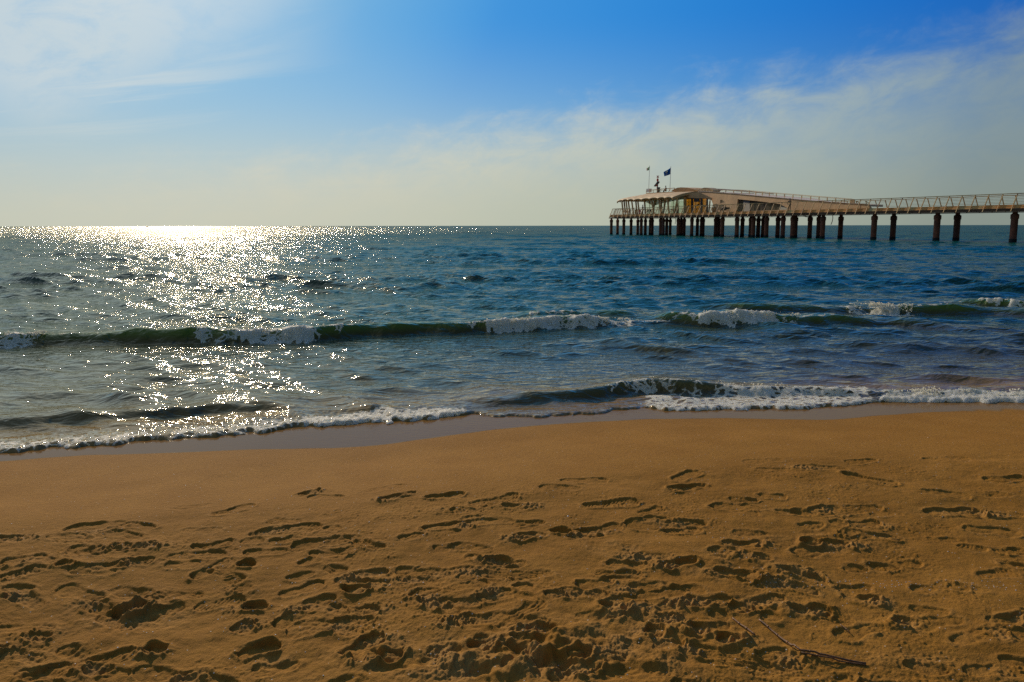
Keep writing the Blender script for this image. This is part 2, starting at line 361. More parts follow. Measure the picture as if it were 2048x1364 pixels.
def seg(x, segs):
    r = np.zeros_like(x)
    for a, b, v, e in segs: r = np.maximum(r, v*sstep(a-e*.5, a+e*.5, x)*(1-sstep(b-e*.5, b+e*.5, x)))
    return r
def ridge(pts, hs, segs, fw=.24, bw=.9, trough=.25, foam_len=.5, env=(None, None), lump=.03, s=0):
    """one breaker: crest polyline in the photograph turned into metres, height per point"""
    g = [ground(px, py, h) for (px, py), h in zip(pts, hs)]
    xs_ = np.array([v.x for v in g]); ys_ = np.array([v.y for v in g]); o = np.argsort(xs_); xs_ = xs_[o]; ys_ = ys_[o]; h_ = np.array(hs)[o]
    xi = np.linspace(xs_[0], xs_[-1], 240); kern = np.hanning(19); kern /= kern.sum()
    yi = np.convolve(np.pad(np.interp(xi, xs_, ys_), 9, mode='edge'), kern, 'valid'); hi = np.convolve(np.pad(np.interp(xi, xs_, h_), 9, mode='edge'), kern, 'valid')
    yc = np.interp(X, xi, yi)+.05*vn(X/.5, X*0, 90+s)+.02*vn(X/.13, X*0, 91+s); hc = np.interp(X, xi, hi, left=0, right=0)
    px_of = lambda x, y: 1024+FPX*x/(y*math.cos(R(8.24))+1.9*math.sin(R(8.24)))
    pxx = px_of(X, yc)
    d = Y-yc
    m_ = (d > -2.5) & (d < 5)
    hc = hc*(1+.16*vn(X/.45, X*0, 95+s)+.22*vn(X/1.7, X*0, 97+s))
    prof = np.where(d < 0, np.exp(-(np.abs(d)/fw)**2.2), .35*np.exp(-(d/(bw*.45))**2)+.65*np.exp(-(d/(bw*1.5))**2))-trough*np.exp(-((d+fw*2.6)/(fw*1.6))**2)*(d < 0)
    prof[~m_] = 0
    calm = np.where(m_, sstep(0, .03, hc)*np.exp(-(d/(bw*.8))**2), 0)
    global H, DX, DY, FOAM, GREEN
    H *= (1-.35*calm); DX *= (1-.4*calm); DY *= (1-.4*calm)
    H += hc*prof
    DY -= np.where(m_, .35*hc*np.exp(-(d/.22)**2), 0)
    GREEN = np.maximum(GREEN, np.where(m_, sstep(.0, .1, hc)*sstep(-fw*3.2, -fw*1.2, d)*(1-sstep(.0, .18, d)), 0))
    en = np.clip(fbm(X, Y, .30, 3, 70+s), -.65, 1.2)
    fm = seg(pxx+60*en, segs)*np.clip(.80+.5*vn(X/.33, Y/.6, 160+s)+.35*vn(X/.12, Y/.2, 161+s), .25, 1.1)
    fl_ = foam_len*np.clip(.30+.75*seg(pxx, [(a, b, 1, max(e, (b-a)*.5)) for a, b, v, e in segs])+.40*vn(X/.21, X*0, 163+s)+.2*vn(X/.07, X*0, 164+s), .15, 1.4)
    cov = sstep(-fl_*1.12, -fl_*.8, d)*(1-sstep(.0, .12, d))
    ff = fm*cov*m_
    bil = 1-np.abs(vn(X/.10, Y/.10, 120+s)); bil2 = 1-np.abs(vn(X/.045, Y/.05, 121+s))
    H += ff*lump*(bil*1.3+bil2*.8-.4)+ff*.35*hc*np.exp(-((d+foam_len*.45)/(foam_len*.4))**2)
    FOAM = np.maximum(FOAM, ff)
    # thin lip of broken water all along the crest
    lip = seg(pxx+40*en, [(a-90, b+90, v*.55, 60) for a, b, v, e in segs])*np.exp(-((d-.01)/.05)**2)*m_
    FOAM = np.maximum(FOAM, lip)
    for a, b, v, e in segs:
        x0 = np.interp((a-1024), (xi*0+px_of(xi, yi)-1024), xi); x1 = np.interp((b-1024), (px_of(xi, yi)-1024), xi)
        spray.append((x0, x1, xi, yi, hi, foam_len, v))
ridge([(-300,676),(0,668),(120,664),(250,662),(400,661),(550,660),(660,657),(740,648),(850,645),(960,643),(1040,640),(1100,637),(1200,636),(1265,638),(1340,648)],
      [.165,.165,.17,.175,.17,.165,.165,.175,.175,.17,.165,.155,.13,.08,.0], [(-60,105,.75,90),(440,665,.9,120),(385,450,.40,60),(965,1265,.92,130)], foam_len=.42, s=1)
ridge([(960,640),(1040,630),(1110,626),(1200,627),(1265,629),(1330,634)], [0,.10,.11,.10,.08,0], [(1060,1180,.42,50)], bw=.6, foam_len=.25, s=2)
ridge([(1270,640),(1340,631),(1400,629),(1500,628),(1610,628),(1700,631),(1800,638),(1900,646),(2000,652),(2100,656)], [0,.14,.19,.2,.19,.16,.12,.09,.06,0], [(1395,1600,1.0,45)], s=3)
ridge([(1380,616),(1500,611),(1600,608),(1700,608),(1830,611),(1950,616),(2048,622),(2250,632)], [0,.12,.16,.18,.17,.12,.10,.06], [(1690,1825,.95,45)], bw=1.2, s=4)
ridge([(1840,610),(1930,602),(2000,602),(2048,604),(2300,612)], [0,.13,.17,.18,.16], [(1985,2300,.9,50)], bw=1.2, s=5)
ridge([(-300,842),(0,834),(150,829),(300,823),(420,812),(520,815),(600,826)], [.06,.06,.06,.055,.05,.04,0], [(600,601,.0,20)], fw=.12, bw=.45, s=6)
ridge([(1060,684),(1140,680),(1230,682),(1330,694),(1450,708),(1560,716)], [0,.06,.07,.06,.05,0], [(0,1,0,5)], fw=.3, bw=.6, s=11)
ridge([(1380,668),(1500,662),(1600,664),(1700,672)], [0,.05,.05,0], [(0,1,0,5)], fw=.25, bw=.6, s=12)
ridge([(500,706),(620,702),(740,712),(900,716)], [0,.04,.04,0], [(0,1,0,5)], fw=.25, bw=.6, s=13)
ridge([(880,818),(960,802),(1060,794),(1150,786),(1230,770),(1290,760),(1380,762),(1450,770),(1520,772),(1620,774),(1700,782),(1800,783),(1900,782),(2048,782),(2300,781)],
      [0,.05,.06,.07,.09,.10,.10,.08,.08,.07,.07,.08,.08,.09,.09], [(1255,1400,.62,50),(1430,1660,.62,60),(1770,2300,1.0,50),(1080,1220,.34,40)], fw=.14, bw=.5, foam_len=.27, lump=.016, s=7)
# swash front: a low turbulent lip running up the sand
px_all = 1024+FPX*X/(Y*math.cos(R(8.24))+1.9*math.sin(R(8.24)))
fe = fbm(X, Y, .16, 4, 130)
offn = off+.10*fe
sandz, _, _ = sand_base(X, Y)
lipamp = seg(px_all, [(-500,560,.016,60),(560,940,.024,50),(940,1290,.008,60),(1290,1750,.016,40),(1750,2600,.03,40)])
tb = sstep(0, .12, offn)*(1-sstep(.35, .8, offn))
rise = sandz+lipamp*(.6+.7*(1-np.abs(vn(X/.05, Y/.045, 133))))*tb+.012*tb
base = np.maximum(H*sstep(0, .7, offn), -.02)+.012
H = np.maximum(base, rise)
H = np.where(offn < .10, sandz-.06+(H-sandz+.06)*sstep(-.03, .05, offn), H)
DX *= sstep(.3, 1.2, off); DY *= sstep(.2, .9, off)
sfoam = seg(px_all, [(-500,330,.37,60),(330,620,.36,50),(600,930,.66,50),(1290,1770,.34,30),(1760,2600,.9,40)])*sstep(.0, .05, offn)*(1-sstep(.28, .46, offn))
lace = seg(px_all, [(1290,1740,.50,40)])*sstep(.0, .05, offn)*(1-sstep(.75, 1.15, offn))
FOAM = np.maximum(FOAM, np.maximum(sfoam, lace))
turb = seg(px_all, [(-500,620,1,60),(620,940,.7,60),(1290,1770,.4,50)])*sstep(0, .1, offn)*(1-sstep(.5, .9, offn))
H += turb*.009*(1-np.abs(vn(X/.04, Y/.035, 140))*1.4)
shal = 1-sstep(0, 9, off)
deep = sstep(14, 75, RR)
sea = grid_mesh('sea', X+DX, Y+DY, H, {'foam': FOAM, 'shal': shal, 'deep': deep, 'green': GREEN})
tag(sea, kind='structure')
m, n = new_mat('sea_water'); pos = n.new('ShaderNodeNewGeometry').outputs['Position']
A_f, A_s, A_d, A_g = at('foam'), at('shal'), at('deep'), at('green')
col = n.mix(A_d, (.016, .046, .024, 1), (.002, .064, .056, 1))
col = n.mix(A_s, col, (.095, .066, .022, 1)); col = n.mix(n.ramp(A_s, .90, 1.0), col, (.24, .14, .04, 1))
col = n.mix(A_g, col, n.mix(n.ramp(n.new('ShaderNodeSeparateXYZ', {0: pos}).outputs[2], .02, .2), n.mix(A_s, (.070, .058, .014, 1), (.085, .060, .016, 1)), n.mix(A_s, (.095, .150, .014, 1), (.13, .12, .03, 1))))  # greener, brighter up the face: light through thin crests put into the base colour
flen = n.new('ShaderNodeVectorMath', {0: pos}, operation='LENGTH').outputs['Value']
w1 = n.noise(n.scaled(pos, (1.0, 1.9, 1), (0, 0, .25)), 3.3, 3, .5, .5)
w2 = n.noise(n.scaled(pos, (1.0, 1.7, 1), (0, 0, -.4)), 11.0, 2, .5, .2)
w3 = n.noise(n.scaled(pos, (1.0, 2.0, 1), (0, 0, .1)), .95, 3, .6, .3)
hh = n.math('MULTIPLY', w1, n.ramp(flen, 12, 70, .062, .085, False)); hh = n.math('ADD', hh, n.math('MULTIPLY', w2, .0065))
hh = n.math('ADD', hh, n.math('MULTIPLY', w3, n.ramp(flen, 40, 260, 0, .45, False)))
w4 = n.noise(n.scaled(pos, (.5, 1.3, 1), (0, 0, .12)), .16, 4, .62, .4)
hh = n.math('ADD', hh, n.math('MULTIPLY', w4, n.ramp(flen, 45, 220, 0, 1.5, False)))
gust = n.ramp(n.noise(n.scaled(pos, (.35, 1.0, 1), (0, 0, .1)), .05, 4, .6, .5), .35, .65, .72, 1.25)
hh = n.math('MULTIPLY', hh, gust)
hh = n.math('MULTIPLY', hh, n.ramp(A_s, 0, 1, 1, .7))
bmp = n.new('ShaderNodeBump', {'Strength': 1.0, 'Distance': 1.0, 'Height': hh}).outputs[0]
gl = n.new('ShaderNodeBsdfGlossy', {'Color': (1.0, .95, .80, 1), 'Roughness': n.ramp(flen, 12, 200, .035, .16, False), 'Normal': bmp})
df = n.new('ShaderNodeBsdfDiffuse', {'Color': col, 'Normal': bmp})
cosv = n.new('ShaderNodeVectorMath', {0: bmp, 1: n.new('ShaderNodeNewGeometry').outputs['Incoming']}, operation='DOT_PRODUCT').outputs['Value']
cosv = n.math('MAXIMUM', cosv, n.ramp(flen, 12, 150, .14, .25, False))     # wave facets are never seen fully edge-on
frs = n.math('MULTIPLY_ADD', n.math('POWER', n.math('SUBTRACT', 1.0, cosv), 5.0), .98, .02)
wat = n.new('ShaderNodeMixShader', {0: frs, 1: df.outputs[0], 2: gl.outputs[0]})
vo = n.new('ShaderNodeTexVoronoi', {'Vector': n.new('ShaderNodeVectorMath', {0: pos, 1: n.new('ShaderNodeVectorMath', {0: n.new('ShaderNodeTexNoise', {'Vector': pos, 'Scale': 9.0}).outputs['Color'], 'Scale': .10}, operation='SCALE').outputs[0]}, operation='ADD').outputs[0], 'Scale': 9.0}, feature='DISTANCE_TO_EDGE').outputs['Distance']
fn = n.noise(pos, 32, 5, .7)
thr = n.math('ADD', n.math('MULTIPLY', n.ramp(vo, 0, .35), .55), n.math('MULTIPLY', fn, .62))
fmask = n.ramp(n.math('SUBTRACT', n.math('MULTIPLY', A_f, 1.28), thr), -.05, .12)
fmask = n.math('MULTIPLY', fmask, n.ramp(A_f, 0.02, .15))
fb = n.new('ShaderNodeBump', {'Strength': 1.0, 'Distance': .03, 'Height': n.noise(pos, 55, 5, .75)}).outputs[0]
fcol = n.mix(n.ramp(fn, .3, .7), (.86, .79, .58, 1), (1.0, .95, .78, 1))
foam = n.new('ShaderNodeBsdfPrincipled', {'Base Color': fcol, 'Roughness': .6, 'Normal': fb, 'Subsurface Weight': 1.0, 'Subsurface Radius': (1, 1, 1), 'Subsurface Scale': .09})
trl = n.new('ShaderNodeBsdfTranslucent', {'Color': (.8, .8, .76, 1), 'Normal': fb})
fsh = n.new('ShaderNodeMixShader', {0: .35, 1: foam.outputs[0], 2: trl.outputs[0]})
ms = n.new('ShaderNodeMixShader', {0: fmask, 1: wat.outputs[0], 2: fsh.outputs[0]})
n.new('ShaderNodeOutputMaterial', {0: ms.outputs[0]}); sea.data.materials.append(m)
del X, Y, AZ, RR, H, DX, DY

# ------------------------------------------------------------------ generic builders
MATS = {}
def mat(name, colr, rough=.6, metal=0.0, var=.25, vscale=6.0, stain=None, bump=0.0):
    if name in MATS: return MATS[name]
    m, n = new_mat(name)
    tc = n.new('ShaderNodeNewGeometry').outputs['Position']
    a = n.noise(tc, vscale, 5, .65)
    c0 = (*[x*(1-var) for x in colr], 1); c1 = (*[min(1, x*(1+var)) for x in colr], 1)
    c = n.mix(n.ramp(a, .3, .7), c0, c1)
    if stain:
        c = n.mix(n.ramp(n.noise(n.scaled(tc, (1, 1, .35)), vscale*.35, 4, .6), .48, .66), c, (*stain, 1))
    ins = {'Base Color': c, 'Roughness': rough, 'Metallic': metal}
    if bump: ins['Normal'] = n.new('ShaderNodeBump', {'Strength': .8, 'Distance': bump, 'Height': a}).outputs[0]
    p = n.new('ShaderNodeBsdfPrincipled', ins)
    n.new('ShaderNodeOutputMaterial', {0: p.outputs[0]})
    MATS[name] = m; return m
def glass(name, tint, refl=.12, rough=.03):
    if name in MATS: return MATS[name]
    m, n = new_mat(name)
    t = n.new('ShaderNodeBsdfTransparent', {'Color': (*tint, 1)}); g = n.new('ShaderNodeBsdfGlossy', {'Color': (.9, .95, .95, 1), 'Roughness': rough})
    mx = n.new('ShaderNodeMixShader', {0: refl, 1: t.outputs[0], 2: g.outputs[0]})
    n.new('ShaderNodeOutputMaterial', {0: mx.outputs[0]}); MATS[name] = m; return m
STEEL = mat('sand_painted_steel', (.74, .44, .15), .55, 0, .2, 3, (.26, .13, .05))
RUST = mat('rusted_beam', (.62, .24, .040), .75, 0, .35, 1.2, (.52, .36, .13))
DARKSLAT = mat('dark_slats', (.15, .075, .035), .8, 0, .3, 2)
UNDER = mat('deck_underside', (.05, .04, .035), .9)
PLANK = mat('deck_planks', (.25, .17, .10), .8, 0, .3, 5)
PILE = mat('dark_pile_steel', (.20, .060, .024), .75, 0, .4, 1.5, (.13, .05, .03))
ALGAE = mat('pile_growth', (.012, .014, .012), .8)
WALL = mat('sandy_render', (.60, .35, .155), .85, 0, .12, 1.2, (.48, .28, .125), .01)
ROOF = mat('pale_roof_sheet', (.58, .38, .17), .7, 0, .12, 1.0)
DARKFR = mat('dark_window_frame', (.03, .022, .018), .6)
CONCR = mat('pale_parapet', (.62, .50, .38), .7, 0, .08, 1)
WHITE = mat('white_paint', (.75, .74, .70), .5, 0, .06, 3)
GREEN_GL = glass('pale_green_glass', (.88, .91, .84), .08)
AMBER_GL = glass('amber_glass', (.80, .47, .05), .06)
SMOKE_GL = mat('curtained_glass', (.045, .032, .016), 1.0, 0, .35, 1.5, (.08, .062, .03))
DGREEN = mat('dark_green_glass', (.035, .045, .018), .5)

def mesh_obj(name, verts, faces, material, parent=None, smooth=False):
    me = bpy.data.meshes.new(name); me.from_pydata([tuple(v) for v in verts], [], faces); me.update()
    bm = bmesh.new(); bm.from_mesh(me); bmesh.ops.recalc_face_normals(bm, faces=bm.faces); bm.to_mesh(me); bm.free()
    if smooth: me.polygons.foreach_set('use_smooth', [True]*len(me.polygons))
    o = bpy.data.objects.new(name, me); C.objects.link(o)
    for mm in (material if isinstance(material, list) else [material]): me.materials.append(mm)
    if parent: o.parent = parent; o.matrix_parent_inverse = Matrix.Identity(4); o.location = -parent_loc(parent)
    return o
def parent_loc(p):
    v = Vector(p.location)
    while p.parent: p = p.parent; v += Vector(p.location)
    return v
def empty(name, loc=(0, 0, 0)):
    e = bpy.data.objects.new(name, None); C.objects.link(e); e.location = loc; e.empty_display_size = .2; return e
class MB:
    def __init__(s): s.v = []; s.f = []
    def add(s, vs, fs):
        b = len(s.v); s.v += [Vector(v) for v in vs]; s.f += [tuple(i+b for i in f) for f in fs]; return s
    def bar(s, a, b, w_, h_=None, up=Vector((0, 0, 1))):
        a, b = Vector(a), Vector(b); h_ = h_ or w_; d = (b-a).normalized()
        side = d.cross(up)
        side = Vector((1, 0, 0)) if side.length < 1e-3 else side.normalized(); u2 = side.cross(d).normalized()
        q = [(-1, -1), (1, -1), (1, 1), (-1, 1)]
        vs = [p+side*(i*w_/2)+u2*(j*h_/2) for p in (a, b) for i, j in q]
        return s.add(vs, [(0, 1, 2, 3), (4, 7, 6, 5), (0, 4, 5, 1), (1, 5, 6, 2), (2, 6, 7, 3), (3, 7, 4, 0)])
    def tube(s, pts, rads, n_=12, cap=True):
        pts = [Vector(p) for p in pts]; rads = rads if isinstance(rads, (list, tuple)) else [rads]*len(pts)
        vs = []
        for i, p_ in enumerate(pts):
            d = (pts[min(i+1, len(pts)-1)]-pts[max(i-1, 0)]).normalized()
            ref = Vector((0, 0, 1)) if abs(d.z) < .9 else Vector((1, 0, 0))
            a = d.cross(ref).normalized(); b = a.cross(d)
            for k in range(n_):
                t = 2*math.pi*k/n_; vs.append(p_+(a*math.cos(t)+b*math.sin(t))*rads[i])
        fs = [(i*n_+k, i*n_+(k+1) % n_, (i+1)*n_+(k+1) % n_, (i+1)*n_+k) for i in range(len(pts)-1) for k in range(n_)]
        if cap: fs += [tuple(range(n_))[::-1], tuple((len(pts)-1)*n_+k for k in range(n_))]
        return s.add(vs, fs)
    def prism(s, poly, ext, holes=()):
        """a polygon (3-D, planar, optional holes) pushed through a thickness"""
        ext = Vector(ext); loops = [[Vector(p_) for p_ in poly]]+[[Vector(p_) for p_ in h] for h in holes]
        flat = [p_ for l in loops for p_ in l]; N = len(flat)
        tri = tessellate_polygon(loops)
        vs = flat+[p_+ext for p_ in flat]; fs = [tuple(t) for t in tri]+[tuple(i+N for i in reversed(t)) for t in tri]
        b = 0
        for l in loops:
            L = len(l)
            for i in range(L): j = (i+1) % L; fs.append((b+i, b+j, b+j+N, b+i+N))
            b += L
        return s.add(vs, fs)
    def ball(s, c, r, sc=(1, 1, 1), n_=10, m_=6):
        c = Vector(c); vs = [c+Vector((0, 0, r*sc[2]))]
        for i in range(1, m_):
            t = math.pi*i/m_
            for k in range(n_):
                a = 2*math.pi*k/n_; vs.append(c+Vector((r*sc[0]*math.sin(t)*math.cos(a), r*sc[1]*math.sin(t)*math.sin(a), r*sc[2]*math.cos(t))))
        vs.append(c-Vector((0, 0, r*sc[2]))); e = len(vs)-1
        fs = [(0, 1+k, 1+(k+1) % n_) for k in range(n_)]
        for i in range(m_-2):
            for k in range(n_): a = 1+i*n_; fs.append((a+k, a+n_+k, a+n_+(k+1) % n_, a+(k+1) % n_))
        a = 1+(m_-2)*n_; fs += [(a+k, e, a+(k+1) % n_) for k in range(n_)]
        return s.add(vs, fs)
    def build(s, name, material, parent=None, smooth=False): return mesh_obj(name, s.v, s.f, material, parent, smooth)

# ------------------------------------------------------------------ pier frame: s along the pier to the sea, w across it, z up
dv = ray(322, 452.0); D_ = Vector((dv.x, dv.y, 0)).normalized(); CR = Vector((D_.y, -D_.x, 0))
A_ = ground(2030, 485.5, 0)
DECK = 4.05; BOT = 3.3; RAILZ = 5.2
def PT(s_, w_, z): return A_+D_*s_+CR*w_+Vector((0, 0, z))
def onplane(px, py, a=0.0, b=0.0, lean=0.0):
    """photo point -> (s, w, z) on the upright plane w = a + b*s"""
    r = ray(px, py); o = Vector((0, 0, CAMZ))-A_
    s0, w0, sd_, wd_ = o.dot(D_), o.dot(CR), r.dot(D_), r.dot(CR)
    t = (a+b*s0+lean*(CAMZ-DECK)-w0)/(wd_-b*sd_-lean*r.z)
    return s0+t*sd_, w0+t*wd_, CAMZ+t*r.z
def PP(px, py, a=0.0, b=0.0, lean=0.0): return PT(*onplane(px, py, a, b, lean))
LEAN = .30
def sof(px, a=0.0, b=0.0): return onplane(px, 430, a, b)[0]
SEND = sof(1213, -1.2); SLAND = -42.0
WF = -1.0
k1 = lambda x, y: (1200+x/7.314, 320+y/7.314)
k2 = lambda x, y: (1400+x/6.827, 360+y/6.827)
k3 = lambda x, y: (1680+x/5.565, 370+y/5.565)

pier = empty('pier', PT(0, 2, 0)); tag(pier, 'long pier with rusty edge beam standing on dark round piles in the sea', 'pier')
SB = sof(1745, WF)             # where the wide platform under the pavilion begins
WB0, WB1 = 4.6, 12.0
b = MB()
outline = [PT(SLAND, WF+.15, DECK-.12), PT(SEND-1.2, WF+.15, DECK-.12), PT(SEND, 1.2, DECK-.12), PT(SEND, WB1-2, DECK-.12), PT(SEND-3, WB1, DECK-.12), PT(SB+24, WB1, DECK-.12), PT(SB+14, WB0, DECK-.12), PT(SLAND, WB0, DECK-.12)]
b.prism(outline, (0, 0, .10)); b.build('deck', PLANK, pier)
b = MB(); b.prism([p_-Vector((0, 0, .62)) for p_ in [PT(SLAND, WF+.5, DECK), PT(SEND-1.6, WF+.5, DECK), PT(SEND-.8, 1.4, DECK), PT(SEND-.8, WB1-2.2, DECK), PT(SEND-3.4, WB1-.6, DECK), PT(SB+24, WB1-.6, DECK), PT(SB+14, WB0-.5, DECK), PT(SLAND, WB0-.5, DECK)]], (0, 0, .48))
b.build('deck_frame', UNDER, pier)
def edge_line(off_w=0.0):      # outer edge followed by beams and rails, near side then the seaward end then the far side
    return [(SLAND, WF), (SEND-1.2, WF), (SEND, 1.2), (SEND, WB1-2), (SEND-3, WB1), (SB+24, WB1), (SB+14, WB0), (SLAND, WB0)]
def inset(pts, d):
    cs, cw = (sum(p_[0] for p_ in pts)/len(pts)), 3.5
    r = []
    for i, (s_, w_) in enumerate(pts):
        n_ = Vector((0, 0))
        for j in (i-1, i):
            if 0 <= j < len(pts)-1:
                e_ = Vector((pts[j+1][0]-pts[j][0], pts[j+1][1]-pts[j][1])).normalized(); n_ += Vector((-e_.y, e_.x))
        n_.normalize(); r.append((s_+(-1 if False else 1)*n_.x*d*1.0, w_+n_.y*d))
    return r
EL = edge_line()
def poly_bars(b, pts, z, wd, ht, step=None):
    for p0, p1 in zip(pts, pts[1:]): b.bar(PT(p0[0], p0[1], z), PT(p1[0], p1[1], z), wd, ht)
b = MB(); e_lo = inset(EL, -.10); e_hi = inset(EL, .06); e_bk = inset(EL, .16)
for i in range(len(EL)-1):
    q_ = [PT(*e_lo[i], DECK-.40), PT(*e_hi[i], DECK-.005), PT(*e_bk[i], DECK-.005), PT(*e_bk[i], DECK-.40)]+[PT(*e_lo[i+1], DECK-.40), PT(*e_hi[i+1], DECK-.005), PT(*e_bk[i+1], DECK-.005), PT(*e_bk[i+1], DECK-.40)]
    b.add(q_, [(0, 1, 2, 3), (7, 6, 5, 4), (0, 4, 5, 1), (1, 5, 6, 2), (2, 6, 7, 3), (3, 7, 4, 0)])
b.build('edge_beam', RUST, pier)
b = MB()
for k in range(3): poly_bars(b, inset(EL, -.16-.05*k), DECK-.44-.14*k, .04, .085)
b.build('edge_slats', DARKSLAT, pier)
# railing: posts leaning in over the deck, handrail, wires
def railing(pts, name, spacing, flip=False):
    rb = MB(); top = inset(pts, .42)
    poly_bars(rb, top, RAILZ, .14, .09)
    hr = rb.build(name, STEEL, pier)
    for k in range(6):
        f_ = k/6; wb = MB(); ln = inset(pts, -.02+.42*f_)
        for p0, p1 in zip(ln, ln[1:]): wb.bar(PT(p0[0], p0[1], DECK+.12+(RAILZ-DECK-.15)*f_), PT(p1[0], p1[1], DECK+.12+(RAILZ-DECK-.15)*f_), .028)
        wb.build('wire', STEEL, hr)
    lo = inset(pts, -.30); proto = None; cnt = 0
    for i in range(len(pts)-1):
        L = math.hypot(pts[i+1][0]-pts[i][0], pts[i+1][1]-pts[i][1]); nn = max(1, round(L/spacing))
        for j in range(nn):
            f_ = j/nn; a0 = [lo[i][q]+(lo[i+1][q]-lo[i][q])*f_ for q in (0, 1)]; a1 = [top[i][q]+(top[i+1][q]-top[i][q])*f_ for q in (0, 1)]
            cnt += 1
            if cnt > 98: return
            MB().bar(PT(a0[0], a0[1], BOT+.02), PT(a1[0], a1[1], RAILZ-.03), .085, .085, D_).build('railing_post', STEEL, hr)
railing(EL[:4], 'near_railing', 1.6); railing(EL[3:], 'far_railing', 1.6)
# piles
def pile(px, row, rad=None):
    rad = rad or (.355 if px > 1700 else (.33 if px > 1420 else .29))
    s_ = sof(px, row*3.3); c0 = PT(s_, row*3.3, 0)
    v = Vector((0, 0, 1)); b = MB()
    b.tube([c0-v*2.5, c0+v*2.55], rad, 18); b.tube([c0+v*2.55, c0+v*3.02], rad*1.16, 18); b.tube([c0+v*3.02, c0+v*3.12, c0+v*3.45], [rad*1.10, rad*.72, rad*.70], 18)
    o = b.build('pile', PILE, pier)
    MB().tube([c0-v*.6, c0+v*.42], rad*1.07, 18).build('growth_band', ALGAE, o)
    return o
for px, row in [(1223,0),(1235.5,1),(1248,0),(1262.6,1),(1276,2),(1283,0),(1291.3,1),(1301,2),(1305,1),(1321.7,0),(1327,0),(1334,1),(1341,3),(1357,0),(1363,1),(1369,1),
    (1384.3,0),(1395.5,2),(1403.7,1),(1407,2),(1432.4,1),(1437.5,2),(1445.5,0),(1474.8,0),(1485.7,2),(1502.5,1),(1507.5,0),(1517.6,2),(1527.4,2),(1534,0),(1556.7,1),(1567,0),
    (1586.5,0),(1592,1),(1621,1),(1638.8,1),(1646.8,0),(1682.5,1),(1749.5,0),(1788,1),(1875.5,0),(1915.5,1),(2030,0),(2074,1)]: pile(px, row)
for s_ in (-9, -18, -27, -36):
    for w_ in (0, 3.3):
        r = CAMZ; pr = PT(s_, w_, 0); pile(1024+FPX*pr.x/(pr.y*math.cos(R(8.24))+CAMZ*math.sin(R(8.24))), w_/3.3)
# hanging cables
for pts in ([k2(1415,488), k2(1440,503), k2(1475,505), k2(1505,492)], [k2(1812,480), k2(1814,520), k2(1806,565), k2(1788,610)], [k2(683,515), k2(682,550), k2(668,585)], [k1(1103,850), k1(1105,900), k1(1098,940)]):
    MB().tube([PP(px, py, -.6) for px, py in pts], .045, 6).build('hanging_cable', PILE, pier)

# ------------------------------------------------------------------ pavilion
pav = empty('pavilion', PT(sof(1500, 2), 5, DECK))
tag(pav, 'low sand coloured pavilion with ribbed canopy and ramp roof standing on the pier', 'building')
sL, sR = sof(1330, 3.2), sof(1740, .6)
BB = (3.4-.6)/(sL-sR); BA = .6-BB*sR          # wall plane: w = BA + BB*s, turned a little to the open sea
wl = lambda s_: BA+BB*s_
def WP(pt, off_=0.0): return PP(pt[0], pt[1], BA+off_, BB, LEAN)
def WPz(px, z, off_=0.0):
    s_ = sof(px, BA+off_, BB); return PT(s_, wl(s_)+off_, z)
th = CR*.35
top_pts = [k1(1252, 470), k1(1440, 460), k1(1560, 463), k1(1800, 476), k2(0, 152), k2(500, 190), k2(1000, 235), k2(1500, 281), k2(2048, 320), k3(170, 205), k3(290, 213), k3(312, 222), k3(325, 240)]
win = [k2(515, 262), k2(760, 285), k2(1010, 315), k2(1092, 330), k2(1198, 386), k2(1195, 404), k2(850, 418), k2(492, 432)]
poly = [WP(k1(1245, 556))]+[WP(p_) for p_ in top_pts]+[WPz(k3(330, 0)[0], DECK), WPz(k1(1668, 0)[0], DECK), WP(k1(1660, 700)), WP(k1(1648, 640)), WP(k1(1630, 588)), WP(k1(1560, 570))]
b = MB(); b.prism(poly, th, [[WP(p_) for p_ in win]]); wallo = b.build('wall', WALL, pav)
# cap strip along the ramp edge
b = MB()
cap = [WP(p_, -.03) for p_ in top_pts[1:-2]]
for p0, p1 in zip(cap, cap[1:]): b.bar(p0+Vector((0, 0, .02))+CR*.1, p1+Vector((0, 0, .02))+CR*.1, .36, .05)
b.build('coping', CONCR, pav)
# recessed long window with panes
wo = MB().prism([WP(p_, .30) for p_ in [k2(480, 255), k2(1020, 305), k2(1100, 320), k2(1230, 386), k2(1230, 410), k2(850, 425), k2(480, 440)]], CR*.04).build('window', SMOKE_GL, pav)
MB().prism([WP(p_, .24) for p_ in [k2(593, 268), k2(680, 277), k2(680, 425), k2(593, 430)]], CR*.05).build('dark_pane', DARKFR, wo)
MB().prism([WP(p_, .24) for p_ in [k2(1092, 326), k2(1200, 384), k2(1197, 406), k2(1085, 410)]], CR*.05).build('corner_pane', DGREEN, wo)
b = MB()
for x in (715, 775, 850, 925, 1000): b.bar(WP(k2(x, 428-(x-490)*.03), .2), WP(k2(x, 275+(x-590)*.09), .2), .06)
b.build('mullion', DARKFR, wo)
